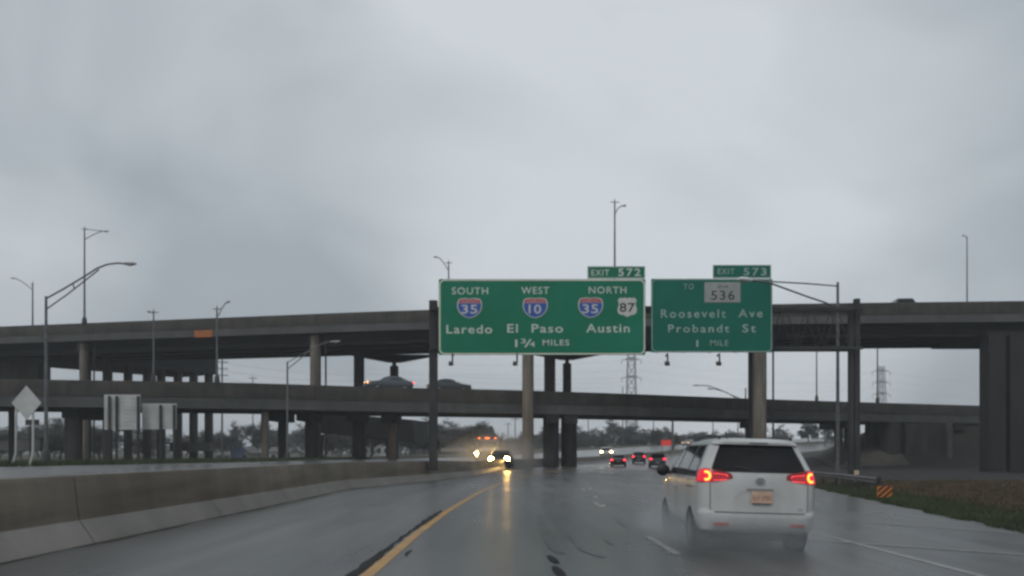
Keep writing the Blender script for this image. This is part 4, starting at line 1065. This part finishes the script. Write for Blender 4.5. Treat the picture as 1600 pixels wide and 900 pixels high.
def shed(name, label, px0, px1, pyt, pyb, Y, wall, roof, depth=20):
    a, b_ = P(px0, pyt, Y), P(px1, pyb, Y); xm = (a.x + b_.x) / 2; zb_ = min(b_.z, ground(xm, Y)) - .3
    t = thing(name, label, 'building', (xm, Y, zb_))
    MB().box((xm, Y + depth / 2, (a.z + zb_) / 2), (b_.x - a.x, depth, a.z - zb_)).build('wall', M[wall], t)
    MB().box((xm, Y + depth / 2 - .2, a.z + .35), (b_.x - a.x + .8, depth + .8, .7)).build('roof', M[roof], t)
    for k in range(4 if wall == 'wallwhite' else 0):
        x = lerp(a.x, b_.x, (k + .5) / 4)
        wf = MB().box((x, Y - .03, lerp(zb_, a.z, .6)), ((b_.x - a.x) * .14, .08, (a.z - zb_) * .22)).build('window', M['roofgrey'], t)
        MB().box((x, Y - .085, lerp(zb_, a.z, .6)), ((b_.x - a.x) * .12, .02, (a.z - zb_) * .18)).build('pane', M['window'], wf)
    return t
shed('warehouse', 'long grey warehouse with a pale roof edge behind the gantry post', 640, 742, 671, 724, 240, 'wallgrey', 'roofpale')
shed('warehouse', 'small pale block building between gantry post and oncoming truck', 692, 724, 706, 726, 170, 'slope', 'walltan', 10)
shed('warehouse', 'far building with a light sloping roof behind the oncoming truck', 792, 836, 688, 716, 260, 'wallgrey', 'roofpale', 12)
shed('warehouse', 'pale low building seen through the dark low ramp columns', 566, 608, 690, 724, 235, 'wallwhite', 'roofpale', 14)

# ------------------------------------------------------------------ utility poles, pylons, wires
def pole(label, px, pyt, Y, arms=2, r=.16):
    X = (px - 800) / F * Y; zt = HC + (HOR - pyt) * Y / F; zb_ = ground(X, Y)
    t = thing('utility_pole', label, 'utility pole', (X, Y, zb_), 'wooden utility poles beyond the bridges')
    MB().tube([(X, Y, zb_ - .3), (X, Y, zt)], [r, r * .7], 8).build('pole', M['wood'], t, 40)
    for k in range(arms):
        c_ = MB().box((X, Y - .12, zt - .5 - 1.2 * k), (2.3, .1, .13)).build('cross_arm', M['wood'], t)
        im = MB()
        for dx in (-1.0, -.5, .5, 1.0): im.tube([(X + dx, Y - .12, zt - .43 - 1.2 * k), (X + dx, Y - .12, zt - .2 - 1.2 * k)], .05, 6)
        im.build('insulator', M['lum'], c_)
pole('utility pole with crossarms rising past the end of the slim column row', 347, 562, 165, 3, .2)
pole('utility pole standing by the pale sloping roof behind the truck', 805, 646, 250)
pole('short utility pole nearer the trees behind the truck', 794, 660, 290, 1)
pole('utility pole above the brushy trees beyond the paired dark columns', 919, 648, 260, 1)
pole('utility pole behind the red construction sign', 1021, 652, 240, 1)
pole('stout pole rising over the red construction sign', 1051, 648, 185, 0, .28)
pole('utility pole between construction sign and minivan roof', 1114, 650, 230, 1)
pole('slim utility pole close to the tan column over the minivan', 1153, 652, 170, 0, .12)
pole('utility pole between the dark round tree and the near lamp pole', 1289, 652, 240, 1)
pole('small pole top standing above the lower bridge before the wide column', 395, 588, 230, 1)
pole('thin pole top above the lower bridge beside the big pylon', 973, 605, 215, 0, .14)
def pylon(label, px, pyt, Y, half, arms):
    X = (px - 800) / F * Y; zt = HC + (HOR - pyt) * Y / F; zb_ = ground(X, Y) - .3
    t = thing('transmission_tower', label, 'pylon', (X, Y, zb_), 'power transmission towers')
    m = MB(); n_ = 12
    def hw_(k): return lerp(half, half * .45, k / n_)
    for sx in (-1, 1):
        for sy in (-1, 1): m.tube([(X + sx * half, Y + sy * half, zb_), (X + sx * half * .45, Y + sy * half * .45, zt)], .17, 5)
    for k in range(n_):
        a, b_ = lerp(zb_, zt, k / n_), lerp(zb_, zt, (k + 1) / n_)
        for sy in (-1, 1):
            m.tube([(X - hw_(k), Y + sy * hw_(k), a), (X + hw_(k + 1), Y + sy * hw_(k + 1), b_)], .09, 4); m.tube([(X + hw_(k), Y + sy * hw_(k), a), (X - hw_(k + 1), Y + sy * hw_(k + 1), b_)], .09, 4)
            m.tube([(X - hw_(k), Y + sy * hw_(k), a), (X + hw_(k), Y + sy * hw_(k), a)], .08, 4)
        for sx in (-1, 1): m.tube([(X + sx * hw_(k), Y - hw_(k), a), (X + sx * hw_(k + 1), Y + hw_(k + 1), b_)], .09, 4)
    m.build('lattice', M['latticesteel'], t)
    for py in arms:
        z = HC + (HOR - py) * Y / F
        c_ = MB().prism([(X - 3.6, z), (X, z + .9), (X + 3.6, z), (X, z - .1)], 'y', Y - .15, Y + .15).build('cross_arm', M['latticesteel'], t)
        im = MB()
        for dx in (-3.5, 3.5): im.tube([(X + dx, Y, z), (X + dx, Y, z - 1.6)], .13, 6)
        im.build('insulator', M['lum'], c_)
pylon('tall lattice pylon rising behind the wide green sign', 986.5, 500, 330, 2.2, (530, 562, 590))
pylon('slim distant pylon between the near lamp and ribbed pier', 1377, 572, 360, 2.0, (580, 598, 616))
def wires(label, pts, sag, n_w=3, gap=1.2):
    t = thing('power_line', label, 'power line', pts[0], 'power lines across the sky')
    for k in range(n_w):
        w_ = MB()
        for a, b_ in zip(pts, pts[1:]):
            a, b_ = Vector(a), Vector(b_); q = []
            for i in range(17):
                s = i / 16; q.append(a.lerp(b_, s) + Vector((0, k * .8, -k * gap - sag * 4 * s * (1 - s))))
            w_.tube(q, .018, 4, False)
        w_.build('wire', M['wire'], t, fix=False)
wires('thin power wires strung low behind the lower bridge cars', [P(345, 566, 165), P(620, 583, 240), P(986, 590, 330)], 1.2, 3, 1.5)
wires('thin power wires strung from the big pylon towards the slim one', [P(986, 562, 330), P(1377, 581, 360), P(1700, 590, 380)], 3.0, 3, 3.2)
wires('thin power wires leading from the big pylon behind the signs', [P(560, 560, 350), P(986, 562, 330)], 2.5, 2, 3.5)

# ------------------------------------------------------------------ trees
def bare_tree(seed, h=9.0, spread=1.0, dens=1.0):
    r_ = random.Random(seed); tr = MB(); tw = MB()
    def limb(p, d, L, r, lvl):
        pts = [p]; q = p.copy(); dd = d.copy()
        for i in range(3):
            dd = (dd + Vector((r_.uniform(-.22, .22), r_.uniform(-.22, .22), r_.uniform(-.02, .18)))).normalized(); q = q + dd * L / 3; pts.append(q.copy())
        if lvl < 3: tr.tube(pts, [r, r * .85, r * .7, r * .55], 6 if lvl < 2 else 4, False)
        else:
            for a, b_ in zip(pts, pts[1:]):
                s = Vector((r_.uniform(-1, 1), r_.uniform(-1, 1), .2)).normalized() * r * 1.4
                tw.add([a - s, a + s, b_], [(0, 1, 2)])
        if lvl >= 2:                                # twig fans and a few dead leaves
            for k in range(int(15 * dens)):
                b0 = pts[r_.randint(1, 3)]; dv = Vector((r_.uniform(-1, 1), r_.uniform(-1, 1), r_.uniform(-.3, 1))).normalized() * r_.uniform(.5, 1.2)
                s = dv.cross(Vector((r_.uniform(-1, 1), r_.uniform(-1, 1), r_.uniform(-1, 1)))).normalized() * .03
                tw.add([b0 - s, b0 + s, b0 + dv], [(0, 1, 2)])
                if r_.random() < .45:
                    c_ = b0 + dv * r_.uniform(.4, 1); s2 = Vector((r_.uniform(-1, 1), r_.uniform(-1, 1), r_.uniform(-1, 1))).normalized() * r_.uniform(.08, .2); s3 = s2.cross(dv).normalized() * r_.uniform(.06, .16)
                    tw.add([c_ - s2, c_ + s3, c_ + s2, c_ - s3], [(0, 1, 2, 3)])
        if lvl < 4:
            for k in range(r_.randint(3, 4) if lvl < 3 else 2):
                b0 = pts[r_.randint(1, 3)]; a = r_.uniform(0, 2 * PI); e = r_.uniform(.45, .95) * spread
                nd = (d + Vector((math.cos(a) * e, math.sin(a) * e, r_.uniform(-.1, .35)))).normalized()
                limb(b0, nd, L * r_.uniform(.55, .78), r * .55, lvl + 1)
    limb(Vector((0, 0, -.3)), Vector((r_.uniform(-.1, .1), r_.uniform(-.1, .1), 1)).normalized(), h * .42, h * .022, 0)
    return tr, tw
def leafy(seed, rx_, rz_, cz_, n_, leaf):
    r_ = random.Random(seed); m = MB(); cl = []
    for k in range(26):
        a = r_.uniform(0, 2 * PI); e = r_.uniform(-.6, 1); rr = math.sqrt(max(0, 1 - e * e * .8)) * r_.uniform(.5, 1.0)
        cl.append((Vector((math.cos(a) * rr * rx_, math.sin(a) * rr * rx_, cz_ + e * rz_)), r_.uniform(.18, .4) * rx_))
    for k in range(n_):
        c_, cr_ = r_.choice(cl); d = Vector((r_.gauss(0, 1), r_.gauss(0, 1), r_.gauss(0, 1))).normalized() * cr_ * r_.random() ** .4
        p_ = c_ + d; s2 = Vector((r_.uniform(-1, 1), r_.uniform(-1, 1), r_.uniform(-1, 1))).normalized() * leaf * r_.uniform(.5, 1.2); s3 = s2.orthogonal().normalized() * leaf * r_.uniform(.3, .8)
        m.add([p_ - s2, p_ + s3, p_ + s2, p_ - s3], [(0, 1, 2, 3)])
    t = MB(); t.tube([(0, 0, -.3), (.05, 0, cz_ * .5), (0, .1, cz_)], [.035 * rz_ + .1, .03 * rz_ + .07, .05], 8)
    for k in range(5):
        c_, cr_ = cl[k]; t.tube([(0, 0, cz_ * .45), (c_.x * .5, c_.y * .5, (c_.z + cz_ * .5) * .5), c_], [.1, .07, .03], 5)
    return t, m
protos = []
for i in range(5):
    t = thing('bare_tree', 'x', 'tree', (0, 0, 0), 'bare winter trees beyond the bridges')
    a, b_ = bare_tree(11 + i, 9, .9 + .12 * i, 1.15)
    a.build('trunk', M['bark'], t, 60, local=True, fix=False); b_.build('crown', M['twigs'], t, local=True, fix=False)
    protos.append(t)
evers = []
for i in range(3):
    t = thing('evergreen_tree', 'x', 'tree', (0, 0, 0), 'dense dark trees beyond the bridges')
    a, b_ = leafy(41 + i, 3.4, 3.2, 4.6, 2600, .30)
    a.build('trunk', M['bark'], t, 60, local=True, fix=False); b_.build('crown', M['evergreen'], t, local=True, fix=False)
    evers.append(t)
def put(pr, i, px, Y, hpy, label, sq=1.0, base_h=9.6):
    X = (px - 800) / F * Y; zb_ = ground(X, Y); h = HC + (HOR - hpy) * Y / F - zb_; s = h / base_h
    lst = pr
    o = lst[i % len(lst)] if not getattr(put, 'used%d%d' % (id(pr) % 997, i % len(lst)), False) else copy_tree(lst[i % len(lst)])
    setattr(put, 'used%d%d' % (id(pr) % 997, i % len(lst)), True)
    o.location = (X, Y, zb_ - .05); o.rotation_euler = (0, 0, rng.uniform(0, 6.28)); o.scale = (s * sq, s * sq, s); o['label'] = label
    return o
GB = 'grey leafless tree in the brushy belt beyond the bridges'
GE = 'dense dark tree in the belt beyond the bridges'
k = 0
for px, Y, hp in ((85, 170, 655), (60, 190, 650), (148, 180, 650), (105, 230, 640), (345, 250, 664), (372, 230, 660), (398, 210, 646), (430, 240, 655), (455, 220, 650), (520, 240, 662), (545, 260, 660), (580, 250, 655), (600, 280, 660),
                  (632, 200, 652), (650, 190, 648), (668, 210, 650), (690, 260, 645), (715, 270, 652), (745, 280, 655), (770, 330, 675), (812, 340, 676), (902, 240, 664), (915, 260, 658), (930, 240, 666), (945, 280, 660), (962, 270, 655), (978, 250, 652), (994, 270, 660), (1010, 250, 664),
                  (1028, 290, 664), (1045, 300, 668), (1062, 280, 670), (1080, 310, 672), (1098, 300, 668), (1118, 320, 670), (1136, 310, 672), (1155, 330, 672), (1215, 300, 660), (1235, 320, 664), (1205, 340, 668), (1298, 300, 660), (1310, 280, 662), (20, 200, 668), (240, 230, 668), (290, 240, 668), (320, 260, 670)):
    put(protos, k, px, Y, hp, GB, rng.uniform(1.2, 1.7)); k += 1
for i in range(70):
    px = rng.uniform(330, 1330); Y = rng.uniform(190, 340)
    if abs(px - 1245) < 60 or (780 < px < 830): continue
    put(protos, i, px, Y, rng.uniform(668, 684), GB, rng.uniform(1.5, 2.2))
for i in range(34):
    put(protos, i, rng.uniform(-20, 345) if i < 22 else rng.uniform(480, 770), rng.uniform(140, 220), rng.uniform(655, 680), GB, rng.uniform(1.6, 2.3))
k = 0
for px, Y, hp, lb in ((755, 215, 664, 'dense dark tree overhanging the warehouse beside the oncoming truck'), (1263, 250, 658, 'dark round leaning tree between the tan column and near lamp'), (1300, 245, 662, 'dark bushy tree behind the near lamp pole'),
                      (640, 165, 668, GE), (662, 175, 672, GE), (95, 150, 668, GE), (140, 155, 676, GE), (905, 280, 676, GE), (985, 300, 674, GE), (1060, 330, 680, GE), (1130, 330, 680, GE), (220, 200, 690, GE), (300, 230, 696, GE), (430, 260, 690, GE), (525, 250, 692, GE), (720, 300, 672, GE), (690, 310, 668, GE)):
    put(evers, k, px, Y, hp, lb, 1.15, 8.6); k += 1
# far woods closing the view
fw = MB()
r_ = random.Random(5)
for k in range(9000):
    px = r_.uniform(-120, 1750); Y = r_.uniform(360, 520); X = (px - 800) / F * Y; zb_ = ground(X, Y)
    top = 7.5 + 2.5 * math.sin(px * .045) + 2.0 * math.sin(px * .013 + 1) + 1.2 * math.sin(px * .11)
    z = zb_ + top * r_.random() ** .8
    s2 = Vector((r_.uniform(-1, 1), r_.uniform(-1, 1), r_.uniform(-1, 1))).normalized() * r_.uniform(.6, 1.6); s3 = s2.orthogonal().normalized() * r_.uniform(.4, 1.0); p_ = Vector((X, Y, z))
    fw.add([p_ - s2, p_ + s3, p_ + s2, p_ - s3], [(0, 1, 2, 3)])
tag(fw.build('far_woods', M['twigs'], fix=False), 'far grey woods that close the view behind the bridges', 'woods', kind='stuff')

# dark dirt under the bridges, their shade painted into its colour
strip('shade_painted_earth', M['shadesoil'], lambda y: xr(y) + 3, lambda y: xr(y) + 60, ground, 54, 190, 2, 36, .04)

# grass verge blades
def blades(name, m, n_, region, hmin, hmax, seed):
    r_ = random.Random(seed); g_ = MB()
    for k in range(n_):
        y = r_.uniform(region[0], region[1]); x = region[2](y, r_.random())
        z = ground(x, y); h = r_.uniform(hmin, hmax); a = r_.uniform(0, 2 * PI); wd = .012 + .0008 * y
        dx, dy = math.cos(a) * wd, math.sin(a) * wd; lx, ly = r_.uniform(-.5, .5) * h, r_.uniform(-.5, .5) * h
        g_.add([(x - dx, y - dy, z - .02), (x + dx, y + dy, z - .02), (x + lx, y + ly, z + h)], [(0, 1, 2)])
    return tag(g_.build(name, m, fix=False), kind='stuff')
tag(blades("grass", M["blade_green"], 26000, (15, 66, lambda y, u: xr(y) - .22 + .18 * math.sin(y * 1.7) * math.sin(y * .61) + 3.8 * u ** 1.2), .05, .16, 1), "short wet green grass along the road edge", "grass")
tag(blades('dry_grass', M['blade_tan'], 30000, (16, 60, lambda y, u: xr(y) + 2.2 + 15 * u), .10, .30, 2), 'tan dry winter grass on the verge by the ribbed pier', 'grass')
tag(blades('verge_grass', M['blade_green'], 16000, (36, 95, lambda y, u: xb(y) - OPW - .05 - 9 * u), .10, .28, 3), 'dull green grass on the verge beyond the opposing lanes', 'grass')

# ------------------------------------------------------------------ rain haze over the whole place
hz = MB().box((0, 320, 24), (1000, 800, 60)).build('haze', M['wire'])
hm2 = bpy.data.materials.new('rain_haze'); hm2.use_nodes = True; t = hm2.node_tree; t.nodes.clear()
mo = N(t, 'ShaderNodeOutputMaterial'); pv = N(t, 'ShaderNodeVolumePrincipled'); pv.inputs['Color'].default_value = (.88, .92, .96, 1); pv.inputs['Density'].default_value = .0006; pv.inputs['Anisotropy'].default_value = .2
t.links.new(pv.outputs[0], mo.inputs['Volume']); hz.data.materials.clear(); hz.data.materials.append(hm2)
tag(hz, 'thin rain haze', None, kind='stuff')

# ------------------------------------------------------------------ road spray thrown up by wheels, and mist added for lamp glow
def spray(label, c, r_, dens):
    o = MB().ellipsoid((0, 0, 0), (1, 1, 1), 20, 12).build('spray', M['wire'], smooth=180)
    o.location = c; o.scale = r_
    m = bpy.data.materials.new('spray_and_glow_mist'); m.use_nodes = True; t = m.node_tree; t.nodes.clear()
    mo = N(t, 'ShaderNodeOutputMaterial'); pv = N(t, 'ShaderNodeVolumePrincipled'); pv.inputs['Color'].default_value = (.85, .88, .9, 1); pv.inputs['Anisotropy'].default_value = .4
    tc_ = N(t, 'ShaderNodeTexCoord'); ln = N(t, 'ShaderNodeVectorMath', operation='LENGTH'); t.links.new(tc_.outputs['Object'], ln.inputs[0])
    mr = N(t, 'ShaderNodeMapRange', interpolation_type='SMOOTHSTEP'); mr.inputs['From Min'].default_value = 1.0; mr.inputs['From Max'].default_value = .15; mr.inputs['To Max'].default_value = dens
    t.links.new(ln.outputs['Value'], mr.inputs['Value']); t.links.new(mr.outputs[0], pv.inputs['Density'])
    t.links.new(pv.outputs[0], mo.inputs['Volume']); o.data.materials.clear(); o.data.materials.append(m)
    tag(o, label, None, kind='stuff')
spray('fine road spray behind the minivan wheels', (vx - .1, vy + .55, .22), (1.7, 2.2, .62), .75)
spray('fine road spray along the minivan side', (vx - .85, vy + 2.6, .15), (.85, 3.6, .68), .65)
spray('added mist that makes the truck headlights glow', (XT + .6, YT - 8, 1.2), (6.5, 8, 3.2), .12)  # mist put in to give the oncoming headlights a halo
spray('fine mist added for a glow around the minivan tail', (vx, vy - .1, 1.2), (1.7, 1.1, .75), .045)  # mist put in to spread a red glow about the lamps
